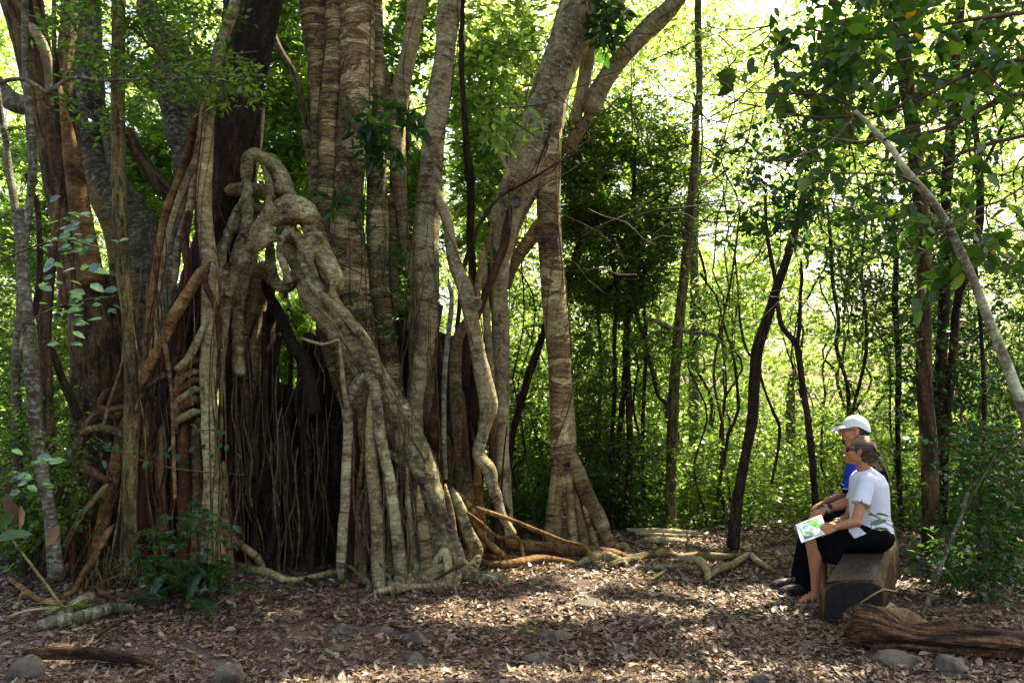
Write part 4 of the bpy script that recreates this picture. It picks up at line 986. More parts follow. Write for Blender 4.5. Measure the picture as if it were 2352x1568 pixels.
for k, (pts, lab, Y, mm) in enumerate([
    ([(1372, 380, 6), (1366, 440, 8), (1352, 500, 10), (1340, 544, 10), (1320, 600, 10), (1300, 670, 10), (1290, 760, 10), (1285, 1225, 12)], "dark crooked stem passing behind the banded pillar", 9.9, 'dark'),
    ([(1262, 720, 7), (1243, 783, 9), (1212, 872, 9), (1196, 930, 9), (1185, 968, 9), (1170, 1045, 9), (1160, 1220, 10)], "dark slanting stem between the leaning fig and its pillar", 9.6, 'dark'),
    ([(1536, 505, 6), (1510, 550, 6), (1494, 590, 7), (1462, 680, 7), (1440, 750, 7), (1436, 853, 7), (1426, 968, 6), (1418, 1060, 6), (1412, 1226, 7)], "dark sapling leaning under the dense round crown", 10.0, 'dark'),
    ([(1405, 480, 4), (1408, 600, 5), (1418, 680, 5), (1411, 775, 5), (1412, 900, 5), (1407, 1000, 5), (1405, 1226, 6)], "straight dark sapling nearest the banded pillar", 9.8, 'dark'),
    ([(1470, 520, 4), (1450, 620, 5), (1462, 720, 5), (1486, 800, 5), (1502, 870, 5), (1512, 910, 4), (1533, 937, 5), (1538, 1050, 5), (1534, 1226, 5)], "wavy thin sapling joining the yellow-brown trunk", 10.1, 'brown'),
    ([(1366, 560, 3), (1372, 700, 4), (1380, 850, 4), (1374, 1000, 4), (1378, 1226, 5)], "thin upright stem in the dark undergrowth under the round crown", 10.4, 'brown'),
    ([(2050, 480, 5), (2058, 600, 6), (2056, 700, 7), (2064, 850, 6), (2062, 1000, 6), (2070, 1226, 7)], "thin sapling just left of the tallest trunk", 9.6, 'dark'),
    ([(1900, 470, 3), (1908, 560, 4), (1912, 640, 4), (1926, 740, 4), (1922, 800, 4), (1942, 870, 4), (1950, 940, 5), (1956, 1226, 5)], "wiry stem rising behind the man's white cap", 10.2, 'dark'),
    ([(1820, 860, 8), (1815, 940, 11), (1818, 1040, 12), (1822, 1226, 13)], "mossy stump-like trunk glowing in the brightest part of the thicket", 12.0, 'olive'),
]):
    tree("sapling", lab, gbase(pts[-1][0], 1225), [("trunk", pts, mm, Y, dict(n=10, lump=.2))])
# fallen wood
tree("fallen_branch", "sun-bleached split branches lying in the sun behind the snaking roots", gbase(1540, 1224), [
    ("stem", [(1440, 1217, 5), (1500, 1219, 7), (1560, 1222, 7), (1610, 1226, 5)], 'palewood', 9.5, dict(n=10)),
    ("stem", [(1460, 1224, 4), (1530, 1229, 5), (1620, 1232, 4)], 'palewood', 9.4, dict(n=8))], cat="branch")
tree("fallen_branch", "smooth grey log half buried just in front of the sun-bleached branches", gbase(1550, 1245), [
    ("stem", [(1478, 1238, 6), (1510, 1241, 9), (1560, 1245, 9), (1612, 1249, 6)], 'fig_pale', 9.0, dict(n=12))], cat="log")
tree("fallen_branch", "mossy pale branch lying beside the small green rosette plant", gbase(200, 1420), [
    ("stem", [(90, 1444, 10), (131, 1434, 13), (165, 1430, 13), (205, 1420, 13), (241, 1409, 11), (275, 1402, 10), (302, 1404, 8)], 'grey', 0, dict(n=12, ground=True, lump=.2))], cat="branch")
tree("fallen_branch", "short thick grey branch pointing at the sunlit prop root", gbase(175, 1400), [
    ("stem", [(140, 1420, 9), (170, 1400, 12), (200, 1382, 11), (212, 1374, 8)], 'fig_pale', 0, dict(n=12, ground=True))], cat="branch")
tree("split_plank", "long split length of decaying brown wood in the front corner beside the dark boulder", gbase(210, 1510), [
    ("stem", [(60, 1506, 9), (110, 1508, 13), (206, 1510, 13), (290, 1518, 10), (350, 1528, 6)], 'rotwood', 0, dict(n=14, ground=True, flute=.25))], cat="log")
log = tree("fallen_log", "rotting reddish fallen log with a torn pale broken end, just in front of the bench", gbase(2150, 1490), [
    ("trunk", [(1958, 1446, 26), (1980, 1442, 38), (2030, 1450, 40), (2090, 1462, 33), (2180, 1466, 31), (2290, 1474, 32), (2420, 1492, 30), (2600, 1520, 32)], 'rotwood', (5.38, 5.1), dict(n=36, flute=.4, lump=.42)),
    ("broken_end", [(1956, 1424, 8), (1975, 1412, 16), (2020, 1408, 20), (2070, 1418, 18), (2110, 1432, 12), (2140, 1436, 6)], 'log_pale', (5.46, 5.5), dict(n=18, lump=.35))], cat="log")
mb = MB()
for i in range(90):
    x = 1955 + random.random() * 40; y = 1410 + random.random() * 60
    A = V(*at(x + 8, y, 5.34)); B = A + V(-.03 - .06 * random.random(), random.uniform(-.04, .02), random.uniform(-.03, .05))
    tube(mb, [(*A, .006), (*((A + B) / 2), .004), (*B, .001)], 4, .03, 0, 0, cap=False)
sp = mb.build("splinters", M['palewood'], log); sp['kind'] = 'stuff'
tree("fallen_branch", "curved mossy branch on the ground between the fallen log and the thicket", gbase(2250, 1450), [
    ("stem", [(2140, 1452, 6), (2180, 1446, 9), (2220, 1444, 11), (2270, 1436, 12), (2330, 1424, 13), (2400, 1408, 14)], 'olive', (6.0, 6.1), dict(n=12))], cat="branch")
for pts, lab, mm in [
    ([(8, 1200, 2.5), (40, 1255, 3), (90, 1320, 3.5), (150, 1402, 3.5)], "long straight pale stick slanting down beside the rosette plant", 'olive'),
    ([(0, 1446, 3), (40, 1440, 3.5), (90, 1430, 3.5), (150, 1418, 3)], "thin dark stick lying flat beside the rosette plant", 'twig'),
    ([(24, 1414, 2.5), (60, 1402, 3), (110, 1397, 3), (150, 1394, 2.5)], "straight pale stick lying level behind the rosette plant", 'palewood'),
    ([(210, 1466, 2), (240, 1448, 3), (290, 1420, 3.5), (322, 1388, 3)], "bent stick in the shadow in front of the fern bush", 'twig'),
    ([(455, 1430, 2), (480, 1400, 3), (520, 1372, 4), (545, 1350, 4)], "grey stick leaning on the litter beside the fern bush", 'grey'),
    ([(1000, 1330, 3), (1035, 1310, 4), (1070, 1294, 3)], "red brown stick crossing in front of the buttress", 'root_red'),
    ([(1975, 1385, 1.5), (2010, 1362, 2), (2030, 1352, 2), (2060, 1358, 1.5)], "curved twig in front of the dark end of the bench", 'palewood')]:
    Y = 6.1 if pts[0][0] < 200 else 5.7
    if pts[0][0] > 1900: Y = 5.65
    elif pts[0][0] > 900: Y = 6.9
    elif pts[0][0] > 400: Y = 6.35
    tree("stick", lab, at(pts[1][0], pts[1][1], Y), [("stem", pts, mm, Y, dict(n=7, flute=0, lump=.1))], cat="stick")

# ================================================================ FOLIAGE
def region(n, cx, cy, rx, ry, Y0, Y1, ell=True):
    if ell:
        a = RS.rand(n) * 6.28; r = np.sqrt(RS.rand(n))
        px = cx + rx * r * np.cos(a); py = cy + ry * r * np.sin(a)
    else:
        px = cx + rx * (RS.rand(n) * 2 - 1); py = cy + ry * (RS.rand(n) * 2 - 1)
    Y = Y0 + (Y1 - Y0) * RS.rand(n)
    return np.stack([(px - 1176) / F * Y, Y, CH - (py - HZ) / F * Y], 1)
def clumpy(P, sc, thr, ox=0):
    return P[vnoise(P * sc + ox) > thr]

# far forest, reads as one mass: open sheets of sunlit foliage with air between them
mb = MB()
def sheet(n, Y0, Y1, zmax, thr, sc, ox):
    Y = Y0 + (Y1 - Y0) * RS.rand(n)
    P = np.stack([(RS.rand(n) * 2 - 1) * (.75 * Y + 3), Y, RS.rand(n) * zmax], 1)
    return clumpy(P, sc, thr, ox)
P = np.concatenate([sheet(1900, 17.5, 20, 11, -.15, .55, 0), sheet(3600, 25, 29, 17, -.45, .45, 30)])
fx = P[:, 0] / P[:, 1] * F + 1176; fy = (CH - P[:, 2]) / P[:, 1] * F + 900
P = P[(np.hypot((fx - 1745) / 60, fy / 50) > 1) & ((np.hypot((fx - 1540) / 80, (fy - 190) / 90) > 1) | (RS.rand(len(P)) < .35)) & ((np.hypot((fx - 1850) / 110, (fy - 900) / 70) > 1) | (RS.rand(len(P)) < .5))]
sprays(mb, P, .8, 66, .17, .55, up=.55)
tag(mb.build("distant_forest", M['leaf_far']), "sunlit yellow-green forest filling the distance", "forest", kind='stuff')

# nearer thicket
mb = MB()
n = 3000
Y = 10.8 + 4.0 * RS.rand(n)
P = np.stack([(RS.rand(n) * 2 - 1) * (.68 * Y + 1), Y, .1 + RS.rand(n) ** 1.2 * (2.0 + (Y - 10) * .9)], 1)
P = clumpy(P, .9, -.05, 9)
px = P[:, 0] / P[:, 1] * F + 1176; py = (CH - P[:, 2]) / P[:, 1] * F + 900
bright = np.exp(-((px - 1820) / 260) ** 2 - ((py - 780) / 300) ** 2)
P = carve(P[RS.rand(len(P)) > bright * .85])
sprays(mb, P, .40, 40, .088, .52, m=0, twig=.004)
# slim high sprays on the saplings
P = np.concatenate([region(420, 1750, 380, 620, 380, 11, 15, False), region(300, 1820, 110, 520, 160, 13, 17, False)]); P = clumpy(P, .8, .0, 17)
sprays(mb, P, .45, 36, .10, .5, m=0, twig=.004)
tag(mb.build("thicket", [M['leaf_far'], M['twig']]), "tangled sunlit thicket of small-leaved saplings behind the clearing", "thicket", kind='stuff')

# low green cover running back under the forest
mb = MB()
n = 2600; Y = 11.5 + 15 * RS.rand(n) ** 1.2
P = np.stack([(RS.rand(n) * 2 - 1) * (.68 * Y + 1), Y, .1 + (Y * .075) * RS.rand(n) ** 1.4], 1)
P = P[RS.rand(n) < .9]
sprays(mb, P, .5, 46, .13, .52, m=0)
tag(mb.build("forest_floor_cover", M['leaf_far']), "low sunlit green cover on the forest floor behind the thicket", "ground cover", kind='stuff')

# glossy small-leaved undergrowth along the edge of the clearing
mb = MB()
Pr = np.concatenate([region(110, 2250, 1060, 140, 300, 8.4, 10.2, False), region(46, 2240, 1300, 120, 70, 6.6, 7.6, False)])
P = np.concatenate([region(900, 1760, 1120, 640, 110, 9.7, 11.5, False), region(420, 1300, 1050, 260, 190, 9.9, 11.5, False), region(260, 60, 1000, 150, 280, 8.6, 10.5, False)])
P[:, 2] = np.maximum(P[:, 2], .12)
sprays(mb, P, .26, 30, .062, .5, twig=.003)
Pr[:, 2] = np.maximum(Pr[:, 2], .12)
sprays(mb, Pr, .28, 20, .075, .5, twig=.003, m=2)
# upright leafy stems
st = P[RS.rand(len(P)) < .35]
A = st * V(1, 1, 0); B = st + V(0, 0, .25) + RS.randn(len(st), 3) * .1
sticks(mb, A, B, .006)
tag(mb.build("undergrowth", [M['leaf'], M['twig'], M['leaf_dark']]), "low glossy-leaved undergrowth along the edge of the clearing", "undergrowth", kind='stuff')

def leafy(name, label, cat, base, P, rad, per, L, wr, m, full=False, twig=.003, stems=None, up=.8, drop=.15, group=None):
    t = thing(name, label, cat, base, group)
    mb = MB(); P = carve(P, .2)
    sprays(mb, P, rad, per, L, wr, full=full, twig=twig, up=up, drop=drop)
    f = mb.build("foliage", [m, M['twig']], t); f['kind'] = 'stuff'
    for s in (stems or []):
        stem(t, "branch", s[0], M[s[1]], s[2], n=7, flute=.0, lump=.1)
    return t

# the dense dark round-crowned tree
P = np.concatenate([clumpy(region(520, 1455, 420, 158, 200, 9.2, 10.8), 1.5, -.2), clumpy(region(260, 1400, 590, 140, 130, 9.6, 10.6), 1.5, -.2), region(70, 1350, 330, 80, 90, 9.4, 10.2)])
leafy("round_crowned_tree", "dense dark green small-leaved tree with a rounded crown beside the banded pillar", "tree", gbase(1440, 1220), P, .30, 56, .062, .5, M['leaf_round'],
      stems=[([(1440, 1222, 9), (1446, 1000, 8), (1440, 800, 8), (1450, 600, 7), (1455, 450, 5), (1460, 320, 3)], 'dark', 9.9), ([(1450, 620, 5), (1500, 520, 4), (1540, 440, 3)], 'dark', 9.9), ([(1448, 600, 5), (1390, 500, 4), (1360, 420, 3)], 'dark', 9.9)])
P = np.concatenate([clumpy(region(330, 1470, 900, 150, 270, 9.6, 11.2), 1.4, -.1, 60), region(80, 1340, 820, 60, 280, 9.8, 11), region(60, 1200, 900, 40, 260, 9.6, 11)])
leafy("bushy_sapling", "tall dim bushy sapling filling the space under the round crown", "tree", gbase(1480, 1222), P, .28, 44, .062, .5, M['leaf_round'],
      stems=[([(1480, 1222, 6), (1476, 1000, 5), (1484, 800, 4), (1478, 680, 3)], 'dark', 10.2)])

# trees behind the figs
leafy("mid_green_tree", "leafy green tree showing between the dark host tree and the banded trunks", "tree", gbase(650, 1240), np.concatenate([region(150, 655, 250, 75, 260, 9.3, 11), region(60, 660, 780, 60, 90, 9.8, 11)]), .32, 44, .125, .42, M['leaf'],
      stems=[([(668, 1240, 8), (660, 900, 7), (655, 500, 6), (660, 100, 4)], 'brown', 10.3)])
leafy("mid_green_tree", "bright leafy tree glimpsed between the pale fig and the dark host tree", "tree", gbase(460, 1240), np.concatenate([region(150, 410, 250, 130, 280, 10.2, 12), region(60, 330, 420, 80, 120, 10.2, 11.5)]), .32, 40, .12, .45, M['leaf'],
      stems=[([(480, 1240, 8), (470, 900, 7), (455, 500, 6), (450, 100, 4)], 'brown', 11)])
leafy("mid_green_tree", "leafy tree filling the gap between the two cream-coloured fig trunks", "tree", gbase(940, 1240), np.concatenate([region(90, 935, 200, 60, 230, 8.9, 10.6), region(70, 925, 560, 40, 200, 9, 10.6)]), .30, 44, .12, .42, M['leaf'],
      stems=[([(940, 1240, 8), (936, 900, 6), (938, 500, 5), (935, 100, 4)], 'brown', 9.8)])
leafy("mid_green_tree", "yellow-green sunlit tree between the cream trunk and the leaning fig", "tree", gbase(1120, 1240), np.concatenate([region(170, 1140, 200, 100, 250, 9.6, 11.5), region(60, 1110, 480, 60, 160, 9.6, 11)]), .30, 40, .13, .40, M['leaf_far'],
      stems=[([(1126, 1240, 7), (1120, 900, 6), (1125, 500, 5), (1130, 100, 4)], 'brown', 10.5)])
leafy("fine_leaved_tree", "fine-leaved tree whose sprays hang in front of the stems at the shaded top corner", "tree", gbase(420, 1330), np.concatenate([region(85, 320, 70, 230, 110, 6.4, 7.4), region(36, 470, 190, 130, 60, 6.2, 7.0), region(14, 240, 250, 80, 60, 6.6, 7.6)]), .22, 24, .062, .5, M['leaf'],
      stems=[([(330, 110, 3), (400, 90, 3), (460, 60, 2)], 'twig', 6.8), ([(300, 60, 3), (380, 140, 3), (430, 210, 2)], 'twig', 6.9)])
leafy("left_bush", "leafy shrub at the shaded edge, bright where the sun reaches behind it", "shrub", gbase(30, 1290), np.concatenate([region(190, 60, 800, 130, 300, 9.4, 11.5), region(120, 60, 450, 120, 180, 9.4, 12), region(80, 60, 1180, 100, 90, 7.2, 8.5)]), .28, 36, .085, .5, M['leaf'],
      stems=[([(40, 1290, 6), (50, 900, 5), (40, 600, 4)], 'dark', 10)])
P = np.concatenate([region(230, 2240, 750, 130, 320, 7.4, 9.5), region(200, 2060, 600, 170, 200, 8.6, 10.5), clumpy(region(240, 2190, 1020, 160, 260, 8.4, 10.5), 1.3, -.1, 71), region(90, 2300, 1120, 90, 160, 6.4, 7.6)])
P = np.concatenate([P, region(120, 2240, 1150, 120, 170, 7.2, 8.4)])
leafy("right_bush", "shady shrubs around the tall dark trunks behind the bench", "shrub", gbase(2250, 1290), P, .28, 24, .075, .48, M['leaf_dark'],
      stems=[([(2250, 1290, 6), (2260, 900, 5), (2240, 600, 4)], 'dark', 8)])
P = np.concatenate([clumpy(region(520, 1880, 660, 340, 360, 9.0, 11.8), 1.2, -.05, 40), clumpy(region(200, 1640, 800, 120, 350, 9.6, 11.5), 1.2, -.1, 50)])
leafy("twiggy_sapling", "sparse twiggy saplings with tiny leaves in front of the bright gap above the couple", "tree", gbase(1960, 1226), P, .36, 30, .052, .5, M['leaf_round'], twig=.003,
      stems=[([(1960, 1226, 5), (1950, 1000, 4), (1990, 800, 4), (1980, 600, 3), (2010, 400, 2)], 'dark', 9.8), ([(1640, 1226, 4), (1660, 1000, 4), (1640, 850, 3), (1680, 640, 3), (1700, 480, 2)], 'brown', 10.2)])
P = np.concatenate([clumpy(region(150, 50, 1000, 110, 260, 7.0, 8.2), 1.4, -.1, 80), region(30, 150, 1120, 60, 120, 6.7, 7.2)])
leafy("shaded_bush", "dim small-leaved bush crowding the foot of the slender grey tree", "shrub", gbase(60, 1320), P, .22, 26, .06, .5, M['leaf_round'],
      stems=[([(60, 1320, 4), (56, 1150, 3), (40, 950, 2)], 'dark', 7.4), ([(80, 1320, 3), (100, 1200, 3), (90, 1050, 2)], 'dark', 7.2)])
# over the right-hand top: big dim leaves on near branches
P = np.concatenate([region(84, 2040, 130, 310, 180, 5.3, 7.2), region(36, 2020, 380, 270, 120, 5.3, 7.2), region(20, 2230, 540, 140, 110, 5.4, 7)])
leafy("overhanging_branch", "broad-leaved branches with a few orange leaves hanging over the couple", "branch", at(2300, 60, 5.6), P, .28, 13, .125, .55, M['leaf_big'], full=True, twig=.003, up=.45, drop=.4,
      stems=[([(2420, 120, 6), (2250, 160, 5), (2080, 240, 4), (1930, 270, 3), (1800, 262, 2)], 'twig', 5.5), ([(2420, 20, 6), (2200, 50, 4), (2000, 90, 3), (1830, 60, 2)], 'twig', 5.8), ([(1960, 270, 3), (1900, 330, 2.5), (1780, 380, 1.6)], 'twig', 5.3),
             ([(2400, 300, 5), (2240, 340, 4), (2150, 380, 3), (2050, 420, 2)], 'twig', 5.6), ([(1990, 265, 3), (1900, 220, 2.4), (1800, 215, 2), (1700, 212, 1.4)], 'twig', 5.5)])
P = np.concatenate([region(230, 1990, 380, 310, 230, 6.6, 8.8), region(260, 2110, 130, 280, 190, 6.8, 9)])
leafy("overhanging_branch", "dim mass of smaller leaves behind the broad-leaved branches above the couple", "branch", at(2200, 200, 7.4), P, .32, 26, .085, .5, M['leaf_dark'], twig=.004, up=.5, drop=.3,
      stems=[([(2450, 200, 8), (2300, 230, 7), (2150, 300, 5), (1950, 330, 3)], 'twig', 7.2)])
# sprigs in front of the figs
for lab, P, per, L, m, Y, st in [
    ("drooping sprig of long dark leaves on the thickest banded trunk", region(22, 900, 290, 95, 70, 7.1, 7.5), 14, .15, 'leaf_dark', 7.3, [(990, 240, 2), (930, 260, 2.5), (860, 300, 2), (820, 330, 1.5)]),
    ("small sprig of dark leaves hanging at the middle of the banded trunk", region(7, 790, 460, 60, 20, 7.2, 7.4), 9, .13, 'leaf_dark', 7.3, [(870, 450, 1.5), (800, 452, 2), (740, 462, 1.5)]),
    ("bright yellow-green sprig lit by the sun beside the leaning fig", region(12, 1180, 290, 60, 50, 7.6, 8.0), 12, .12, 'leaf_far', 7.8, [(1130, 250, 1.5), (1180, 280, 2), (1240, 320, 1.5)]),
    ("dark leafy tuft high on the leaning fig", region(12, 1390, 40, 45, 55, 8.3, 8.6), 14, .16, 'leaf_dark', 8.4, [(1380, 0, 2), (1395, 50, 2), (1400, 100, 1.5)]),
    ("small creeper with tiny dark leaves on the lower banded trunk", region(26, 880, 650, 80, 130, 7.4, 7.7), 12, .055, 'leaf_dark', 7.5, [(770, 600, 1.2), (850, 640, 1.5), (930, 700, 1.2)]),
]:
    leafy("leafy_sprig", lab, "sprig", at(*st[1][:2], Y), P, .17, per, L, .32 if L > .1 else .5, M[m], full=True, twig=.002, up=.5, drop=.35, stems=[(st, 'twig', Y)])
# sunlit glossy leaves at the shaded side
def leafset(name, label, cat, base, pts, L, wr, m, st, Ys):
    """leaves at chosen picture points: x, y, direction angle, length px"""
    t = thing(name, label, cat, base)
    Pp, D, N, LL = [], [], [], []
    for (x, y, a, l) in pts:
        P0 = V(*at(x, y, Ys + random.uniform(-.1, .1)))
        Pp.append(P0); d0 = V(math.cos(a), random.uniform(-.4, .2), math.sin(a)); D.append(d0); N.append(V(.58 + random.gauss(0, .28), -.46 + random.gauss(0, .28), .67)); LL.append(l / F * Ys)
    mb = MB(); LL = np.array(LL)
    leaves(mb, np.array(Pp), np.array(D), np.array(N), LL, LL * wr, curl=.12, fold=.2, full=True)
    mb.build("foliage", M[m], t)
    for s in st: stem(t, "stem", s, M['twig'], Ys, n=6, flute=0, lump=0)
    return t
rp = random.Random(5)
pts = [(rp.gauss(160, 45), rp.gauss(560, 38), rp.uniform(-.5, .6) + (3.14 if rp.random() < .4 else 0), rp.uniform(20, 40)) for _ in range(44)]
leafset("glossy_leaved_branch", "upper spray of large glossy leaves, blown white where the sun hits them", "branch", at(140, 560, 5), pts, .1, .68, 'leaf_white', [[(0, 600, 2), (70, 570, 2), (150, 550, 2), (230, 570, 1.5)], [(100, 560, 1.5), (140, 520, 1.5), (180, 490, 1)]], 5.0)
pts = [(rp.gauss(190, 45), rp.gauss(700, 34), rp.uniform(-.5, .6) + (3.14 if rp.random() < .4 else 0), rp.uniform(18, 38)) for _ in range(38)]
leafset("glossy_leaved_branch", "lower spray of large glossy leaves, partly in the sun", "branch", at(180, 700, 5), pts, .1, .68, 'leaf_white', [[(60, 740, 2), (130, 705, 2), (190, 690, 2), (265, 680, 1.5)]], 5.0)
pts = [(rp.gauss(60, 36), rp.gauss(1080, 30), rp.uniform(-.5, .6) + (3.14 if rp.random() < .4 else 0), rp.uniform(22, 40)) for _ in range(16)]
leafset("glossy_leaved_branch", "low twig with a few shining leaves near the bottom of the slender grey tree", "branch", at(60, 1080, 5), pts, .1, .68, 'leaf_white', [[(0, 1100, 1.5), (50, 1080, 1.5), (110, 1030, 1.5), (135, 1010, 1)]], 5.0)
t = leafset("withered_leaves", "cluster of pale withered leaves hanging at the shaded edge", "leaves", at(35, 1160, 4.8), [(14, 1130, -1.5, 60), (30, 1150, -1.6, 62), (48, 1160, -1.3, 60), (22, 1110, -1.9, 40), (135, 1205, -2.1, 62)], .1, .42, 'litter', [[(0, 1120, 1.5), (40, 1130, 1.5), (70, 1150, 1)]], 4.8)
leafset("big_leaf", "single big green leaf poking in at the shaded edge", "leaf", at(0, 1240, 4.5), [(-20, 1240, .25, 100), (-25, 1215, .55, 70)], .1, .5, 'leaf_big', [], 4.5)
leafset("climbing_sprig", "sprig of bright green leaves on the pale strap root", "sprig", at(480, 985, 6.8), [(478, 975, 1.2, 24), (482, 985, -.3, 26), (505, 975, 1.3, 30), (470, 995, 2.6, 26), (495, 998, .3, 28), (452, 985, 2.4, 22)], .1, .45, 'leaf', [[(440, 985, 1.2), (480, 988, 1.5), (512, 985, 1)]], 6.8)
leafset("climbing_sprig", "trailing stem of blue-green leaves across the dark roots", "sprig", at(270, 1040, 6.5), [(235 + i * 16 + rp.uniform(-6, 6), 1035 + rp.uniform(-20, 24), rp.uniform(-2.6, -.4), rp.uniform(16, 26)) for i in range(20)], .1, .6, 'leaf_dark', [[(215, 1000, 1.2), (280, 1040, 1.5), (400, 1075, 1.5), (560, 1090, 1)]], 6.5)
leafset("seedling", "seedling with two pale silvery leaves in front of the arch root", "plant", at(790, 1320, 6.9), [(796, 1298, 2.7, 26), (798, 1298, -.5, 26), (790, 1330, -.6, 20), (770, 1335, 2.6, 18)], .1, .5, 'leaf_white', [[(788, 1345, 1.5), (793, 1320, 1.2), (796, 1298, 1)]], 6.9)
leafset("seedling", "seedling with small bright leaves in the litter by the arch root", "plant", at(880, 1310, 6.8), [(880, 1305, 2.2, 20), (882, 1305, .6, 22), (884, 1316, -.6, 18)], .1, .5, 'leaf', [[(884, 1350, 1), (882, 1305, .8)]], 6.8)
leafset("leafy_twig", "twig with grey-green leaves hanging in front of the woman's white shirt", "twig", at(1995, 1190, 5.6), [(1985, 1162, .2, 18), (1978, 1158, 1.4, 12), (1990, 1180, -.2, 34), (2000, 1190, -1.5, 32), (2010, 1180, -.1, 40), (2030, 1190, -.4, 30), (1996, 1205, .4, 44), (2005, 1215, .1, 40), (2030, 1210, -.8, 30), (2040, 1060, -.3, 20), (2015, 1048, -.4, 16)], .1, .34, 'leaf_white', [[(2120, 1250, 1.2), (2060, 1215, 1.2), (2010, 1185, 1), (1980, 1160, .8)]], 5.7)

# fern bush in front of the host tree
def fern():
    t = thing("fern_bush", "dark green ferny bush growing in front of the root-wrapped tree", "fern", gbase(410, 1395))
    rs = random.Random(3); mb = MB()
    base = V(*at(420, 1385, 6.45)); base[2] = .02
    for k in range(44):
        a = rs.uniform(0, 6.28); L = rs.uniform(.28, .62); el = rs.uniform(.35, 1.35)
        d = V(math.cos(a) * math.cos(el), math.sin(a) * math.cos(el) * .6, math.sin(el))
        o = base + V(rs.gauss(0, .16), rs.gauss(0, .12), rs.uniform(0, .15))
        npn = 22
        ts = np.linspace(.12, 1, npn)
        C = o[None] + d[None] * (ts * L)[:, None] + V(0, 0, -1)[None] * (ts ** 2 * L * .5)[:, None]
        tube(mb, np.column_stack([np.vstack([o, C[::3]]), np.full(len(C[::3]) + 1, .003)]), 4, .06, 0, 0, cap=False, m=1)
        T = np.gradient(C, axis=0); Sd = unit(np.cross(T, V(0, 0, 1)))
        for sg in (-1, 1):
            wl = .075 * np.sin(ts * 2.6 + .35) + .014
            leaves(mb, C, Sd * sg + unit(T) * .5, unit(np.cross(T, Sd * sg)) * sg * -1 + V(0, 0, .01), wl, wl * .26, curl=.15, fold=.1, full=True)
    f = mb.build("fronds", [M['leaf_dark'], M['twig']], t); f['kind'] = 'stuff'
    mb = MB()
    P = region(34, 430, 1270, 110, 110, 6.3, 6.8)
    P = P[P[:, 2] > .05]
    sprays(mb, P, .13, 12, .068, .5, full=True, twig=.003)
    f = mb.build("foliage", [M['leaf_dark'], M['twig']], t); f['kind'] = 'stuff'
fern()
def rosette(px, py, label, n=12, L=.16, m='leaf'):
    t = thing("rosette_plant", label, "plant", gbase(px, py))
    Y = gy(py); o = V(*at(px, py, Y)); mb = MB()
    for k in range(n):
        a = k * 2.4; el = random.uniform(.3, 1.0)
        d = V(math.cos(a) * math.cos(el), math.sin(a) * math.cos(el), math.sin(el))
        leaves(mb, (o + V(0, 0, .04))[None], d[None], V(-d[0] * .5, -d[1] * .5, 1)[None], np.array([L * random.uniform(.7, 1.2)]), np.array([L * .17]), curl=.7, fold=.4, full=True)
    mb.build("foliage", M[m], t)
rosette(160, 1412, "strap-leaved green rosette plant in a spot of sun beside the mossy branch", 14, .22, 'leaf_far')
rosette(1110, 1338, "grassy dark tuft at the foot of the diagonal buttress", 16, .13, 'leaf_dark')
rosette(672, 1360, "small leafy seedling in the litter near the hollow", 8, .09)
rosette(905, 1375, "tiny green seedling in the open litter", 7, .07)
rosette(1228, 1464, "low green weed on the open clearing floor", 8, .09)

# leaning wiry stems and vines in the thicket
mb = MB(); rs = random.Random(8)
for k in range(90):
    x = rs.uniform(1160, 2380) if k % 4 else rs.uniform(-20, 700); Y = rs.uniform(9.7, 14)
    y1 = HZ + CH / Y * F; y0 = y1 - rs.uniform(250, 1100); r = rs.uniform(1.0, 3.2) if k % 5 else rs.uniform(3, 5.5)
    dx = rs.gauss(0, 60); pts = []
    for j in range(7):
        u = j / 6
        pts.append((x + dx * u + rs.gauss(0, 14), y1 + (y0 - y1) * u, r * (1 - .55 * u)))
    tube(mb, wp(pts, Y), 5, .15, 0, 0, cap=False, wob=.16)
tag(mb.build("thicket_stems", M['dark']), "wiry dark stems tangled through the thicket", "stems", kind='stuff')
mb = MB()
for k in range(170):
    x = rs.uniform(1600, 2380) if k % 3 else rs.uniform(1180, 2380); Y = rs.uniform(5.2, 9.5); y = rs.uniform(60, 700)
    a = rs.uniform(-.9, .9) + (3.14 if rs.random() < .5 else 0); L = rs.uniform(60, 260); pts = []
    for j in range(5):
        u = j / 4
        pts.append((x + math.cos(a) * L * u + rs.gauss(0, 5), y + math.sin(a) * L * u + rs.gauss(0, 7), (1.8 - 1.2 * u)))
    tube(mb, wp(pts, Y), 4, .1, 0, 0, cap=False)
tag(mb.build("bare_twigs", M['twig']), "thin bare twigs criss-crossing the leaves above the couple", "twigs", kind='stuff')

for o in list(COL.objects):
    if o.parent is None and o.get('category'):
        g = {'sapling': "saplings in the thicket", 'stick': "sticks on the forest floor", 'fallen_branch': "fallen branches and small logs", 'slender_tree': "slender trees at the shaded edge",
             'rosette_plant': "small low plants in the litter", 'leafy_sprig': "leafy sprigs in front of the figs", 'glossy_leaved_branch': "glossy-leaved branches at the shaded edge",
             'seedling': "seedlings by the arch root", 'mid_green_tree': "leafy trees seen between the figs", 'overhanging_branch': "branches hanging over the couple", 'climbing_sprig': "sprigs climbing the dark roots"}.get(o.name.split('.')[0])
        if g and not o.get('group'): o['group'] = g

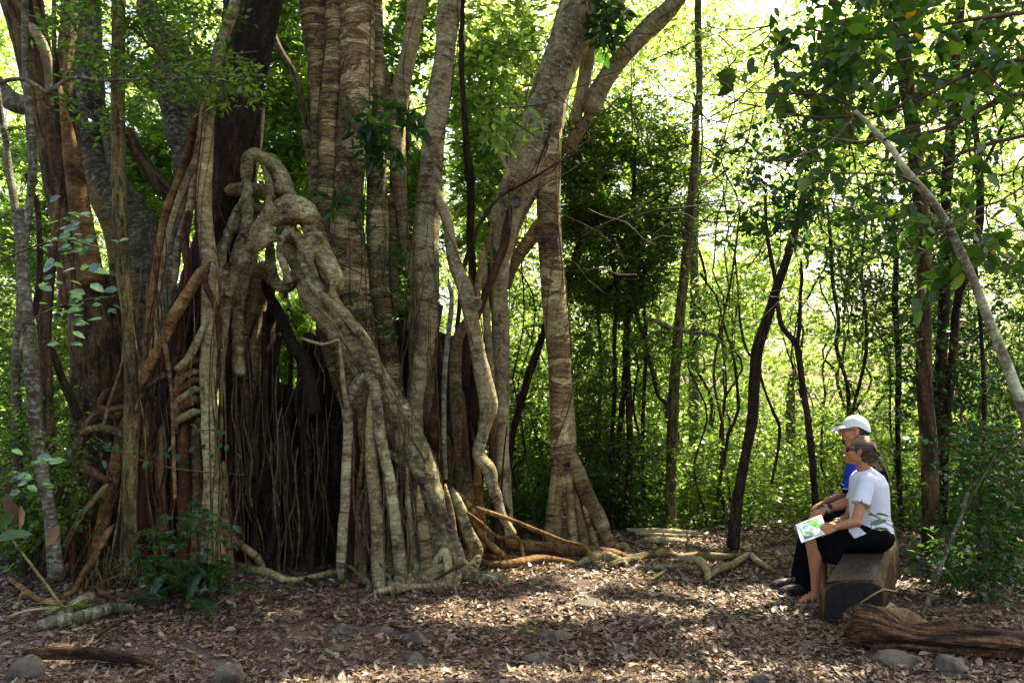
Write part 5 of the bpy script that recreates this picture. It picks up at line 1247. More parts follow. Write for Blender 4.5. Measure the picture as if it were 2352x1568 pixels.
# ================================================================ LOG BENCH
def wood_mat():
    m, t, b, l = mat("varnished_log_wood")
    a = node(t, "ShaderNodeAttribute"); a.attribute_name = "bark"
    n = noise(t, a.outputs["Vector"], 1, 5, .6, vs=(14, 14, 3), dist=.5)
    c = ramp(t, [(.34, (.015, .007, .003)), (.46, (.040, .018, .006)), (.56, (.095, .045, .012)), (.68, (.17, .09, .025))], n.outputs[0]).outputs[0]
    l.new(c, b.inputs["Base Color"]); b.inputs["Roughness"].default_value = .6
    b.inputs["Specular IOR Level"].default_value = .2
    bump(t, n.outputs[0], b, .7, .02)
    return m
M['benchwood'] = wood_mat()
M['benchtop'] = plain("dark_weathered_seat_wood", (.032, .023, .018), .42, .3, (60, .5), var=.45)
M['benchend'] = plain("blackened_cut_wood", (.012, .010, .010), .8, .2, (40, .6), var=.5)
def bench():
    t = thing("log_bench", "log bench with orange-brown sides and black sawn end, under the couple", "bench", at(1990, 1400, 6.2))
    rows = [(1957, 1331, 134, 5.85), (1966, 1308, 120, 6.02), (1978, 1283, 110, 6.2), (1990, 1264, 98, 6.4), (2004, 1250, 94, 6.62), (2016, 1236, 88, 6.9), (2028, 1220, 68, 7.25), (2036, 1210, 44, 7.5)]
    rings, tops = [], []
    n = 40
    for (px, py, w, Y) in rows:
        c = V(*at(px, py, Y)); W = w / F * Y / 2; zt = c[2]; zb = -.02; Hh = (zt - zb) / 2; zc = (zt + zb) / 2
        ring = []
        for k in range(n):
            th = 2 * math.pi * k / n
            cx = math.copysign(abs(math.cos(th)) ** .62, math.cos(th)); cz = math.copysign(abs(math.sin(th)) ** .55, math.sin(th))
            bul = 1.0 + .10 * math.cos(th * 2 - .3)
            x = c[0] + W * cx * bul * 1.06; z = zc + Hh * cz
            z = min(z, zt - .006)
            ring.append((x, Y + .12 * cx * W, z))
        rings.append(ring)
        tops.append((c[0], Y, zt, W))
    R_ = resample(np.array(rings).reshape(len(rows), -1), .25)
    K = len(R_); X = R_.reshape(K, n, 3)
    X = X + .006 * vnoise(X * 9)[..., None]
    i = np.arange(K - 1)[:, None] * n; j = np.arange(n)[None]; j2 = (j + 1) % n
    q = np.stack([i + j, i + j2, i + n + j2, i + n + j], -1).reshape(-1, 4)
    mb = MB(); v = X.reshape(-1, 3)
    mb.add(v, q, bark=np.stack([v[:, 0], v[:, 2], v[:, 1]], 1))
    mb.build("body", M['benchwood'], t)
    e = X[0] - V(0, .004, 0); ec = e.mean(0)
    e2 = ec + (e - ec) * V(.90, 1, .95) + V(.012, 0, 0)
    mb = MB(); mb.add(np.vstack([e2, ec - V(0, .006, 0)]), t=[[(k + 1) % n, k, n] for k in range(n)])
    mb.build("sawn_end", M['benchend'], t)
    mb = MB(); e3 = X[0] - V(0, .001, 0); mb.add(np.vstack([e3, e3.mean(0)]), t=[[(k + 1) % n, k, n] for k in range(n)], bark=np.vstack([e3, e3.mean(0)]) * 2)
    mb.build("sapwood_rim", M['benchwood'], t)
    e = X[-1]; mb = MB(); mb.add(np.vstack([e, e.mean(0)]), t=[[k, (k + 1) % n, n] for k in range(n)])
    mb.build("far_end", M['benchend'], t)
    T = resample(np.array(tops), .05); mb = MB(); rowsv = []
    m_ = 9
    for c in T:
        for k in range(m_):
            u = k / (m_ - 1) * 2 - 1
            rowsv.append((c[0] + u * c[3] * .93, c[1] + .12 * u * c[3], c[2] + .002 - .010 * (abs(u) ** 4) - .004 * (1 - u * u)))
    Kt = len(T)
    q = [[a * m_ + b, a * m_ + b + 1, (a + 1) * m_ + b + 1, (a + 1) * m_ + b] for a in range(Kt - 1) for b in range(m_ - 1)]
    mb.add(rowsv, q); mb.build("seat", M['benchtop'], t)
    # fallen scraps on the seat
    mb = MB(); k = 46
    ii = RS.randint(0, int(Kt * .45), k); u = RS.rand(k) * 1.6 - .8
    P = np.stack([T[ii, 0] + u * T[ii, 3] * .9, T[ii, 1], T[ii, 2] + .006], 1)
    leaves(mb, P, np.stack([RS.randn(k), RS.randn(k), 0 * u], 1), np.tile(V(0, 0, 1), (k, 1)) + RS.randn(k, 3) * .1, .012 + .02 * RS.rand(k), .009, curl=.1, fold=.2)
    tag(mb.build("leaf_scraps", M['litter']), "dry leaf scraps scattered on the dark bench seat", "leaf litter", kind='stuff')
bench()

M['sandal'] = plain("tan_sandal_leather", (.30, .22, .15))
# ================================================================ BODY TOOLS
def pr_caps(p0, r0, p1, r1, n=16):
    p0, p1 = V(*p0), V(*p1); ax = p1 - p0; L = np.linalg.norm(ax) + 1e-9; ax = ax / L
    a = unit(np.cross(ax, V(.31, .87, .21))); b = np.cross(ax, a)
    prof = [(-math.cos(k * math.pi / 10), math.sin(k * math.pi / 10)) for k in range(0, 6)]
    rows = [(p0 + ax * r0 * c, r0 * s) for c, s in prof] + [(p1 + ax * r1 * math.cos(k * math.pi / 10), r1 * math.sin(k * math.pi / 10)) for k in range(5, -1, -1)]
    th = np.arange(n) * 2 * math.pi / n
    v = np.vstack([c + max(r, 1e-4) * (np.cos(th)[:, None] * a + np.sin(th)[:, None] * b) for c, r in rows])
    return loft_q(v, len(rows), n)
def loft_q(v, K, n, cap=True):
    i = np.arange(K - 1)[:, None] * n; j = np.arange(n)[None]; j2 = (j + 1) % n
    q = np.stack([i + j, i + j2, i + n + j2, i + n + j], -1).reshape(-1, 4)
    t = []
    if cap:
        v = np.vstack([v, v[:n].mean(0), v[-n:].mean(0)]); a = K * n; jj = np.arange(n)
        t = np.vstack([np.stack([(jj + 1) % n, jj, 0 * jj + a], 1), np.stack([(K - 1) * n + jj, (K - 1) * n + (jj + 1) % n, 0 * jj + a + 1], 1)])
    return v, q, t
def pr_ell(c, rx, ry, rz, fx=V(1, 0, 0), fy=V(0, 1, 0), fz=V(0, 0, 1), n1=14, n2=20):
    ph = np.linspace(.02, math.pi - .02, n1)[:, None]; th = (np.arange(n2) * 2 * math.pi / n2)[None]
    d = np.stack([np.sin(ph) * np.cos(th) * rx, np.sin(ph) * np.sin(th) * ry, np.cos(ph) * rz + 0 * th], -1).reshape(-1, 3)
    v = V(*c) + d[:, :1] * fx + d[:, 1:2] * fy + d[:, 2:] * fz
    return loft_q(v, n1, n2)
def pr_loft(rows, n=24):
    """rows: centre, axis a (vector * radius), axis b (vector * radius)"""
    th = np.arange(n) * 2 * math.pi / n
    v = np.vstack([V(*c) + np.cos(th)[:, None] * V(*a) + np.sin(th)[:, None] * V(*b) for c, a, b in rows])
    return loft_q(v, len(rows), n)
def solid(name, prims, m, parent, voxel=.006, it=3, hue=None):
    mb = MB()
    for v, q, t in prims:
        mb.add(v, q, t, bark=v)
    o = mb.build(name, m, parent)
    rm = o.modifiers.new("remesh", 'REMESH'); rm.mode = 'VOXEL'; rm.voxel_size = voxel; rm.use_smooth_shade = True
    if it:
        s = o.modifiers.new("smooth", 'SMOOTH'); s.factor = .5; s.iterations = it
    return o
def chain(pts):
    """pts: (p, r) list"""
    return [pr_caps(pts[i][0], pts[i][1], pts[i + 1][0], pts[i + 1][1]) for i in range(len(pts) - 1)]
def hand(w, d, back, s=1.0, curl=.35, thumb=1, spread=.12):
    """w wrist point, d pointing direction, back direction out of the back of the hand, thumb +1/-1 side"""
    d = unit(V(*d)); back = unit(V(*back) - d * np.dot(V(*back), d)); sd = np.cross(d, back) * thumb
    out = []
    L = [.070, .078, .073, .058]; off = [.030, .010, -.011, -.030]
    for k in range(4):
        b0 = w + d * .012 * s + sd * off[k] * .6 * s
        kn = w + d * (.088 - abs(k - 1) * .004) * s + sd * off[k] * s + back * .004
        out.append(pr_caps(b0, .013 * s, kn, .0105 * s, 10))
        p = kn; a = curl * (.6 + .12 * k); dr = unit(d + sd * off[k] * spread * 40 / 10)
        for seg, (fl, r) in enumerate([(.45, .0088), (.32, .0078), (.26, .0068)]):
            ang = a * (seg + 1)
            dd = dr * math.cos(ang) - back * math.sin(ang)
            q = p + dd * L[k] * fl * 1.05 * s
            out.append(pr_caps(p, r * 1.08 * s, q, r * s, 10)); p = q
    out.append(pr_ell(w + d * .05 * s, .048 * s, .036 * s, .014 * s, d, sd, back))
    t0 = w + d * .025 * s + sd * .026 * s - back * .004
    t1 = t0 + (d * .6 + sd * .75 - back * .2) * .040 * s; t2 = t1 + (d * .95 + sd * .25 - back * .25) * .030 * s; t3 = t2 + (d * 1.0 - back * .35) * .022 * s
    out += [pr_caps(t0, .015 * s, t1, .0115 * s, 10), pr_caps(t1, .0105 * s, t2, .0095 * s, 10), pr_caps(t2, .0095 * s, t3, .0075 * s, 10)]
    return out
def head_prims(c, f, u, s=1.0, ears=True, male=False):
    f = unit(V(*f)); u = unit(V(*u) - f * np.dot(V(*u), f)); l = np.cross(u, f)
    P = lambda a, b, z: c + (f * a + l * b + u * z) * s
    E = lambda a, b, z, ra, rb, rz: pr_ell(P(a, b, z), ra * s, rb * s, rz * s, f, l, u)
    out = [E(-.008, 0, .030, .095, .076, .088), E(.030, 0, -.020, .066, .062, .085), E(.040, 0, -.062, .050, .047, .048), E(.076, 0, -.092, .020, .023, .020),
           E(.068, 0, .036, .028, .056, .022), E(.070, .030, -.018, .024, .026, .030), E(.070, -.030, -.018, .024, .026, .030),
           pr_caps(P(.094, 0, .022), .0095 * s, P(.110, 0, -.014), .0125 * s, 10), E(.112, 0, -.022, .014, .011, .011), E(.100, .012, -.026, .010, .009, .008), E(.100, -.012, -.026, .010, .009, .008),
           E(.091, 0, -.050, .013, .024, .0085), E(.089, 0, -.064, .013, .021, .0085), E(.015, .048, -.050, .040, .016, .040), E(.015, -.048, -.050, .040, .016, .040)]
    if ears:
        for sg in (1, -1):
            out += [E(-.004, .079 * sg, -.004, .019, .009, .031), E(-.010, .083 * sg, .008, .015, .007, .020)]
    return out, P, (f, l, u)
def strands(mb, pts_fn, n, r, m=0):
    for k in range(n):
        tube(mb, pts_fn(k), 5, .02, 0, 0, cap=False, m=m, rnd=random.random())
A = lambda *a: np.array(at(*a))

def thing_part(name, parent):
    o = bpy.data.objects.new(name, None); COL.objects.link(o); o.parent = parent
    o.empty_display_size = .05
    return o

# ================================================================ THE WOMAN
def woman():
    t = thing("person", "woman in white polo shirt and black skirt, seated on the log bench", "person", A(1990, 1400, 6.45))
    pel = V(*A(2000, 1226, 6.47)); wst = V(*A(2003, 1180, 6.47)); ch = V(*A(1996, 1125, 6.47)); nb = V(*A(1984, 1084, 6.47))
    sn, sf = V(*A(1992, 1106, 6.30)), V(*A(1976, 1104, 6.64))
    en, ef = V(*A(1966, 1198, 6.20)), V(*A(1950, 1186, 6.66))
    wn, wf = V(*A(1921, 1210, 6.22)), V(*A(1921, 1200, 6.46))
    kn, kf = V(*A(1862, 1240, 6.36)), V(*A(1870, 1236, 6.60))
    an, af = V(*A(1873, 1362, 6.40)), V(*A(1892, 1352, 6.60))
    hc = V(*A(1972, 1037, 6.45)); f = V(-.92, .34, .14)
    hp, HP_, (hf, hl, hu) = head_prims(hc, f, V(.15, 0, 1), .93)
    b = hp
    b += chain([(nb + V(.01, 0, -.03), .056), (HP_(-.03, 0, -.05), .050)])
    b += [pr_ell(ch, .105, .155, .16), pr_ell(wst, .10, .13, .14), pr_ell(pel, .13, .165, .12)]
    b += chain([(sn, .050), ((sn * .5 + en * .5), .043), (en, .036)]) + chain([(en, .037), (en * .6 + wn * .4, .036), (wn, .024)])
    b += chain([(sf, .050), (sf * .5 + ef * .5, .043), (ef, .036)]) + chain([(ef, .036), (ef * .6 + wf * .4, .034), (wf, .024)])
    b += [pr_ell(en + V(.008, 0, -.004), .036, .036, .036)]
    b += hand(wn, A(1888, 1220, 6.24) - wn, V(.1, -.75, .65), .95, .32, 1)
    b += hand(wf, A(1893, 1214, 6.42) - wf, V(.15, -.2, 1), .92, .30, -1)
    for k_, a_, hip in ((kn, an, pel + V(0, -.09, 0)), (kf, af, pel + V(0, .09, 0))):
        b += chain([(hip, .085), (hip * .5 + k_ * .5, .072), (k_ + V(.02, 0, -.01), .054)])
        b += chain([(k_ + V(.012, 0, -.02), .052), (k_ * .68 + a_ * .32 + V(.022, 0, 0), .053), (k_ * .3 + a_ * .7 + V(.012, 0, 0), .038), (a_, .031)])
        toe = a_ + V(-.115, -.02, 0); toe[2] = .045; heel = a_ + V(.025, 0, 0); heel[2] = .05
        b += chain([(a_, .031), (heel, .028)]) + chain([(a_ + V(-.02, 0, -.03), .032), (a_ * .4 + toe * .6, .030), (toe, .022)])
    body = solid("body", b, M['skin'], t, .005, 2)
    # polo shirt
    Yv = V(0, 1, 0)
    rows = []
    for (px, py, rx, ry, tw) in [(1984, 1080, 21, .080, 0), (1987, 1087, 29, .13, 0), (1991, 1096, 36, .18, 0), (1995, 1114, 41, .195, 0), (1996, 1140, 43, .188, 0), (1997, 1165, 43, .178, 0), (1998, 1190, 43, .172, 0), (2001, 1212, 46, .186, 0), (2003, 1232, 47, .192, 0), (2005, 1243, 46, .192, 0)]:
        rows.append((A(px, py, 6.47), (rx / F * 6.47, -.02, .012), (0.03, ry, 0)))
    s = [pr_loft(rows, 32), pr_ell(A(1999, 1095, 6.42), .062, .12, .045), pr_ell(ch + V(0, 0, -.005), .118, .17, .178), pr_caps(sn + V(0, .02, .0), .06, sf + V(0, -.02, 0), .06), pr_ell(sn + V(0, .01, 0), .072, .068, .072), pr_ell(sf + V(0, -.01, 0), .070, .066, .070)]
    for s0, e0, k in ((sn, en, .58), (sf, ef, .55)):
        d = unit(e0 - s0); a = unit(np.cross(d, V(0, 1, 0))); bb = np.cross(d, a)
        s.append(pr_loft([(s0 - d * .02, a * .058, bb * .058), (s0 + d * .06, a * .062, bb * .060), (s0 + (e0 - s0) * k, a * .064, bb * .062)], 20))
    o = solid("polo_shirt", s, M['white_cloth'], t, .006, 2)
    mb = MB()
    tube(mb, [(*(nb + V(.055 * math.cos(x) - .0, .066 * math.sin(x), .012 - .018 * math.cos(x) * -1)), .011) for x in np.linspace(0, 6.28, 14)], 8, .02, 0, 0)
    mb.build("collar", M['white_cloth'], t)
    mb = MB(); d = unit(en - sn); a = unit(np.cross(d, V(0, 1, 0))); bb = np.cross(d, a); cc = sn + (en - sn) * .565
    tube(mb, [(*(cc + a * .0645 * math.cos(x) + bb * .0625 * math.sin(x)), .0035) for x in np.linspace(0, 6.28, 20)], 6, .02, 0, 0)
    mb.build("sleeve_trim", plain("pink_grey_trim", (.5, .42, .42)), t)
    # shirt tail flap at the side slit
    fl = np.array([A(1968, 1205, 6.24), A(1990, 1225, 6.25), A(1963, 1236, 6.25), A(1949, 1218, 6.24), A(1955, 1205, 6.24)])
    fl2 = fl + V(0, .012, 0); n = len(fl)
    mb = MB(); mb.add(np.vstack([fl, fl2]), q=[[k, (k + 1) % n, (k + 1) % n + n, k + n] for k in range(n)], t=[[0, 1, 2], [0, 2, 3], [0, 3, 4], [5, 7, 6], [5, 8, 7], [5, 9, 8]])
    mb.build("shirt_tail", M['white_cloth'], t, smooth=False)
    # skirt
    sk = []
    P0 = lambda px, py, Y: V(*A(px, py, Y))
    rr = [(2008, 1230, .130, .21), (1985, 1232, .122, .215), (1955, 1234, .112, .205), (1925, 1238, .104, .195), (1895, 1243, .094, .188), (1874, 1247, .086, .178), (1862, 1248, .070, .160)]
    rows = [(P0(px, py, 6.47), (.012, 0, a_), (0, b_, 0)) for px, py, a_, b_ in rr]
    sk.append(pr_loft(rows, 32))
    sk.append(pr_ell(pel + V(.02, 0, -.02), .145, .20, .12))
    sk.append(pr_loft([(P0(1885, 1250, 6.44), (.05, 0, .05), (0, .165, 0)), (P0(1889, 1268, 6.44), (.055, 0, .01), (0, .165, 0)), (P0(1893, 1283, 6.44), (.05, 0, 0), (0, .16, 0))], 24))
    sk.append(pr_caps(P0(1925, 1250, 6.36), .075, P0(1893, 1262, 6.36), .060)); sk.append(pr_caps(P0(1925, 1250, 6.58), .075, P0(1893, 1262, 6.58), .060))
    for sg, k_ in ((-1, kn), (1, kf)):
        hip = pel + V(0, .09 * sg, 0)
        sk += chain([(hip, .115), (hip * .5 + k_ * .5, .098), (hip * .16 + k_ * .84, .082)])
    sk.append(pr_loft([(P0(1905, 1250, 6.46), (.085, 0, .03), (0, .19, 0)), (P0(1905, 1272, 6.46), (.075, 0, .01), (0, .185, 0)), (P0(1902, 1286, 6.46), (.065, 0, 0), (0, .18, 0))], 24))
    solid("skirt", sk, M['black_cloth'], t, .008, 2)
    # hair: pulled back into a messy knot
    hpz = [pr_ell(HP_(-.026, 0, .034), .093, .081, .088, hf, hl, hu), pr_ell(HP_(-.060, 0, .0), .062, .068, .070, hf, hl, hu), pr_ell(HP_(-.055, .012, -.045), .045, .05, .04, hf, hl, hu),
           pr_ell(HP_(-.130, -.005, -.012), .034, .034, .036, hf, hl, hu), pr_ell(HP_(-.098, .0, -.055), .035, .04, .035, hf, hl, hu)]
    hair = solid("hair", hpz, M['hair'], t, .006, 1)
    mb = MB(); rs = random.Random(4)
    for k in range(300):
        ph = rs.uniform(-1.35, 1.35); lift = 1.0 + rs.random() * .06
        pts = []
        for u_ in np.linspace(0, 1, 7):
            a = 1.15 - 2.35 * u_            # from the forehead over the crown to the knot
            x = -.028 + .104 * math.sin(a) * lift; z = .036 + .098 * math.cos(a) * math.cos(ph * (1 - .55 * u_ * u_)) * lift
            y = .092 * math.sin(ph) * math.cos(a * .75) * lift * (1 - .25 * u_)
            z -= .03 * abs(math.sin(ph)) * u_
            pts.append((*HP_(x, y, z), .0026))
        pts.append((*HP_(-.128 + rs.uniform(-.02, .02), rs.uniform(-.02, .02), -.012 + rs.uniform(-.03, .02)), .002))
        tube(mb, pts, 4, .03, 0, 0, cap=False, rnd=rs.random())
    for k in range(60):
        a, b2 = rs.uniform(0, 6.28), rs.uniform(-1, 1)
        c0 = HP_(-.132, 0, -.012)
        pts = [(*(c0 + (hf * math.cos(a + x) * .036 + hu * math.sin(a + x) * .040 + hl * b2 * .03)), .0022) for x in np.linspace(0, rs.uniform(1, 2.6), 5)]
        pts.append((*(V(*pts[-1][:3]) + V(.02 + .03 * rs.random(), rs.uniform(-.02, .02), -.03 - .06 * rs.random())), .0012))
        tube(mb, pts, 4, .02, 0, 0, cap=False, rnd=rs.random())
    mb.build("strands", M['hair'], hair)
    # sunglasses
    mb = MB()
    pr = [pr_ell(HP_(.088, .033, .006), .012, .034, .024, hf, hl, hu), pr_ell(HP_(.088, -.033, .006), .012, .034, .024, hf, hl, hu), pr_caps(HP_(.098, .012, .012), .004, HP_(.098, -.012, .012), .004, 8)]
    for sg in (1, -1): pr.append(pr_caps(HP_(.080, .064 * sg, .012), .007, HP_(.0, .083 * sg, .016), .004, 8))
    for v, q, t_ in pr: mb.add(v, q, t_)
    mb.build("sunglasses", M['black_plastic'], t)
    # sandals and bracelet
    for a_ in (an, af):
        toe = a_ + V(-.125, -.02, 0); heel = a_ + V(.035, 0, 0)
        mb = MB()
        c = (toe + heel) / 2; c[2] = .016
        d = unit((toe - heel) * V(1, 1, 0)); sd = np.cross(d, V(0, 0, 1))
        mb.add(*pr_ell(c, .125, .040, .016, d, sd, V(0, 0, 1))[0:3])
        for off, hgt in ((.05, .03), (-.005, .045)):
            cc = c + d * off
            tube(mb, [(*(cc + sd * .036 * math.cos(x) + V(0, 0, .012 + (hgt + .018) * math.sin(x))), .005) for x in np.linspace(0, 3.14, 9)], 6, .02, 0, 0)
        tube(mb, [(*(V(a_[0], a_[1], .085) + d * .034 * math.cos(x) + sd * .034 * math.sin(x) + V(0, 0, .01 * math.cos(x))), .0045) for x in np.linspace(0, 6.28, 14)], 6, .02, 0, 0)
        mb.build("sandal", M['sandal'], t)
    for wr_, dr in ((wf, wf - ef), ):
        d = unit(dr); a = unit(np.cross(d, V(0, 1, 0))); bb = np.cross(d, a); c = wr_ - d * .02
        mb = MB()
        tube(mb, [(*(c + a * .029 * math.cos(x) + bb * .029 * math.sin(x)), .006) for x in np.linspace(0, 6.28, 16)], 8, .02, .2, .2)
        mb.build("bracelet", M['metal'], t)
woman()

# ================================================================ THE MAN
def man():
    t = thing("person", "man in blue polo, black trousers and white cap, seated on the log bench", "person", A(1980, 1370, 6.95))
    P0 = lambda px, py, Y: V(*A(px, py, Y))
    pel, wst, ch, nb = P0(1985, 1196, 6.95), P0(1993, 1160, 6.95), P0(1992, 1105, 6.95), P0(1980, 1052, 6.95)
    sn, sf = P0(1975, 1078, 6.74), P0(1975, 1078, 7.16)
    en, ef = P0(1952, 1152, 6.70), P0(1942, 1138, 7.20)
    wn, wf = P0(1896, 1170, 6.72), P0(1898, 1150, 7.12)
    kn, kf = P0(1853, 1206, 6.78), P0(1858, 1190, 7.08)
    an, af = P0(1853, 1342, 6.80), P0(1832, 1334, 7.02)
    hc = P0(1963, 990, 6.93); f = V(-.975, .20, -.02)
    hp, HP_, (hf, hl, hu) = head_prims(hc, f, V(.04, 0, 1), .98, male=True)
    b = hp + chain([(nb + V(.0, 0, -.04), .068), (HP_(-.025, 0, -.05), .060)])
    b += [pr_ell(ch, .12, .18, .19), pr_ell(wst, .12, .155, .14), pr_ell(pel, .13, .17, .12)]
    b += chain([(sn, .060), (sn * .5 + en * .5, .052), (en, .042)]) + chain([(en, .043), (en * .65 + wn * .35, .043), (wn, .028)])
    b += chain([(sf, .060), (sf * .5 + ef * .5, .052), (ef, .042)]) + chain([(ef, .043), (ef * .65 + wf * .35, .043), (wf, .028)])
    b += hand(wn, P0(1862, 1184, 6.74) - wn, V(.25, -.25, 1), 1.05, .38, -1)
    b += hand(wf, P0(1868, 1166, 7.12) - wf, V(.3, .1, 1), 1.05, .38, 1)
    b += chain([(pel + V(0, -.09, 0), .08), (kn + V(.03, 0, -.02), .055)]) + chain([(pel + V(0, .09, 0), .08), (kf + V(.03, 0, -.02), .055)])
    b += chain([(kn + V(.02, 0, -.02), .05), (an, .035)]) + chain([(kf + V(.02, 0, -.02), .05), (af, .035)])
    solid("body", b, M['skin_m'], t, .005, 2)
    # polo: blue shoulders and sleeves, black back panel
    def torso(k=1.0):
        rows = []
        for (px, py, rx, ry) in [(1979, 1052, 21, .085), (1983, 1060, 29, .145), (1987, 1072, 36, .185), (1991, 1092, 42, .205), (1993, 1120, 45, .205), (1994, 1150, 46, .195), (1990, 1180, 44, .195), (1986, 1206, 44, .195)]:
            rows.append((A(px, py, 6.95), (rx / F * 6.95 * k, 0, .01), (0, ry * k, 0)))
        return rows
    s = [pr_loft(torso(), 32)]
    solid("polo_shirt", s, M['black_cloth'], t, .007, 2)
    for s0, e0 in ((sn, en), (sf, ef)):
        d = unit(e0 - s0); a = unit(np.cross(d, V(0, 1, 0))); bb = np.cross(d, a); end = s0 + (e0 - s0) * .74
        top = s0 + V(0, .03 if s0 is sn else -.03, .0)
        sl = solid("sleeve", [pr_ell(top + V(-.005, 0, -.002), .082, .070, .072), pr_loft([(s0 - d * .05, a * .066, bb * .060), (s0 + d * .05, a * .080, bb * .070), (end, a * .078, bb * .070)], 20), pr_ell(s0 + V(-.045, .06 if s0 is sn else -.06, -.05), .06, .06, .10)], M['blue_cloth'], t, .006, 2)
        mb = MB()
        tube(mb, [(*(end - d * .012 + a * .0795 * math.cos(x) + bb * .0715 * math.sin(x)), .0035) for x in np.linspace(0, 6.28, 20)], 6, .02, 0, 0)
        mb.build("white_piping", M['white_cloth'], sl)
        mb = MB()
        mb.add(*pr_loft([(end - d * .004, a * .079, bb * .071), (end + d * .014, a * .079, bb * .071)], 20))
        mb.build("cuff", M['black_cloth'], sl)
    mb = MB()
    tube(mb, [(*(nb + V(.078 * math.cos(x), .080 * math.sin(x), .008 + .022 * math.cos(x))), .012) for x in np.linspace(0, 6.28, 14)], 8, .02, 0, 0)
    mb.build("collar", M['blue_cloth'], t)
    # trousers
    tr = []
    for k_, a_, sg in ((kn, an, -1), (kf, af, 1)):
        hip = pel + V(.01, .095 * sg, -.01)
        tr += chain([(hip, .115), (hip * .5 + k_ * .5 + V(0, 0, .0), .092), (k_ + V(.035, 0, -.035), .074)])
        d = unit(a_ - k_); e = a_ + V(.0, 0, -.028)
        tr.append(pr_loft([(k_ + V(.03, 0, -.0), (.070, 0, 0), (0, .070, 0)), (k_ * .75 + a_ * .25 + V(.012, 0, 0), (.074, 0, 0), (0, .070, 0)), (k_ * .4 + a_ * .6 + V(.01, 0, 0), (.074, 0, 0), (0, .068, 0)), (e + V(.012, 0, 0), (.078, 0, .0), (0, .070, 0))], 24))
    tr.append(pr_ell(pel + V(.02, 0, -.03), .15, .19, .13))
    solid("trousers", tr, M['black_cloth'], t, .008, 2)
    # shoes
    for a_ in (an, af):
        c = V(a_[0] - .06, a_[1] - .01, .045)
        sh = [pr_ell(c + V(-.03, 0, -.005), .125, .046, .040), pr_ell(c + V(.06, 0, .02), .062, .042, .05), pr_ell(c + V(-.11, 0, -.012), .06, .042, .030)]
        so = solid("shoe", sh, M['leather'], t, .005, 2)
        mb = MB(); mb.add(*pr_loft([(c + V(-.035, 0, -.045), (.145, 0, 0), (0, .046, 0)), (c + V(-.035, 0, -.028), (.147, 0, 0), (0, .048, 0))], 24)); mb.build("sole", M['black_plastic'], so)
    # hair, beard, cap, glasses
    solid("hair", [pr_ell(HP_(-.035, 0, .012), .080, .081, .085, hf, hl, hu), pr_ell(HP_(-.060, 0, -.030), .045, .062, .052, hf, hl, hu)], M['black_hair'], t, .006, 1)
    solid("goatee", [pr_ell(HP_(.088, 0, -.092), .020, .024, .022, hf, hl, hu), pr_ell(HP_(.098, 0, -.046), .008, .026, .006, hf, hl, hu)], M['black_hair'], t, .004, 1)
    # cap: dome + brim, tilted down at the back
    cf = unit(hf + hu * .10); cu = unit(np.cross(hl, cf) * -1)
    if np.dot(cu, hu) < 0: cu = -cu
    CP = lambda a, b_, z: hc + (cf * a + hl * b_ + cu * z)
    cap = thing_part("cap", t)
    n1, n2 = 12, 36; rows = []
    for i in range(n1):
        ph = i / (n1 - 1) * 1.57
        zt = math.cos(ph); rr = math.sin(ph) + .001
        for j in range(n2):
            th = 6.283 * j / n2; cx, sy = math.cos(th), math.sin(th)
            seam = 1 - .010 * (1 - abs(math.sin(th * 3))) ** 4
            back = max(0, -cx)
            z = .040 + .098 * zt - (.045 * back * (1 - zt) if True else 0)
            rows.append(CP(-.012 + .112 * rr * cx * seam, .092 * rr * sy * seam, z))
    v = np.array(rows); mb = MB()
    i = np.arange(n1 - 1)[:, None] * n2; j = np.arange(n2)[None]; j2 = (j + 1) % n2
    q = np.stack([i + j, i + n2 + j, i + n2 + j2, i + j2], -1).reshape(-1, 4)
    mb.add(v, q); mb.build("crown", M['cap'], cap)
    mb = MB(); mb.add(*pr_ell(CP(-.012, 0, .138), .009, .009, .005, cf, hl, cu)); mb.build("button", M['cap'], cap)
    br = []; nb_ = 15
    for lay in (0.0, -.006):
        for k in range(nb_):
            th = -1.25 + 2.5 * k / (nb_ - 1)
            br.append(CP(-.012 + .108 * math.cos(th), .090 * math.sin(th), .040 + lay + .004))
        for k in range(nb_):
            th = -1.25 + 2.5 * k / (nb_ - 1)
            br.append(CP(.070 + .128 * math.cos(th * .80), .086 * math.sin(th), .044 + lay - .034 * math.cos(th) - .026 * math.sin(th) ** 2))
    mb = MB(); q = []
    for k in range(nb_ - 1):
        q += [[k, nb_ + k, nb_ + k + 1, k + 1], [2 * nb_ + k, 2 * nb_ + k + 1, 3 * nb_ + k + 1, 3 * nb_ + k], [nb_ + k, 3 * nb_ + k, 3 * nb_ + k + 1, nb_ + k + 1]]
    mb.add(np.array(br), q); mb.build("brim", M['cap'], cap)
    mb = MB()
    tube(mb, [(*CP(-.012 - .115 * math.cos(x), .094 * math.sin(x), -.002 + .0 * x), .008) for x in np.linspace(-.55, .55, 6)], 6, .02, 0, 0)
    mb.build("strap", M['black_plastic'], cap)
    mb = MB()
    for sg in (1, -1):
        tube(mb, [(*HP_(.090 + .006 * math.sin(x), .033 * sg + .022 * math.cos(x), .008 + .015 * math.sin(x)), .0022) for x in np.linspace(0, 6.28, 14)], 6, .02, 0, 0)
        tube(mb, [(*HP_(.084, .060 * sg, .018), .0028), (*HP_(.04, .080 * sg, .014), .0028), (*HP_(-.008, .086 * sg, .012), .0028)], 6, .02, 0, 0)
    tube(mb, [(*HP_(.100, .012, .014), .002), (*HP_(.100, -.012, .014), .002)], 5, .01, 0, 0)
    mb.build("eyeglasses", M['black_plastic'], t)
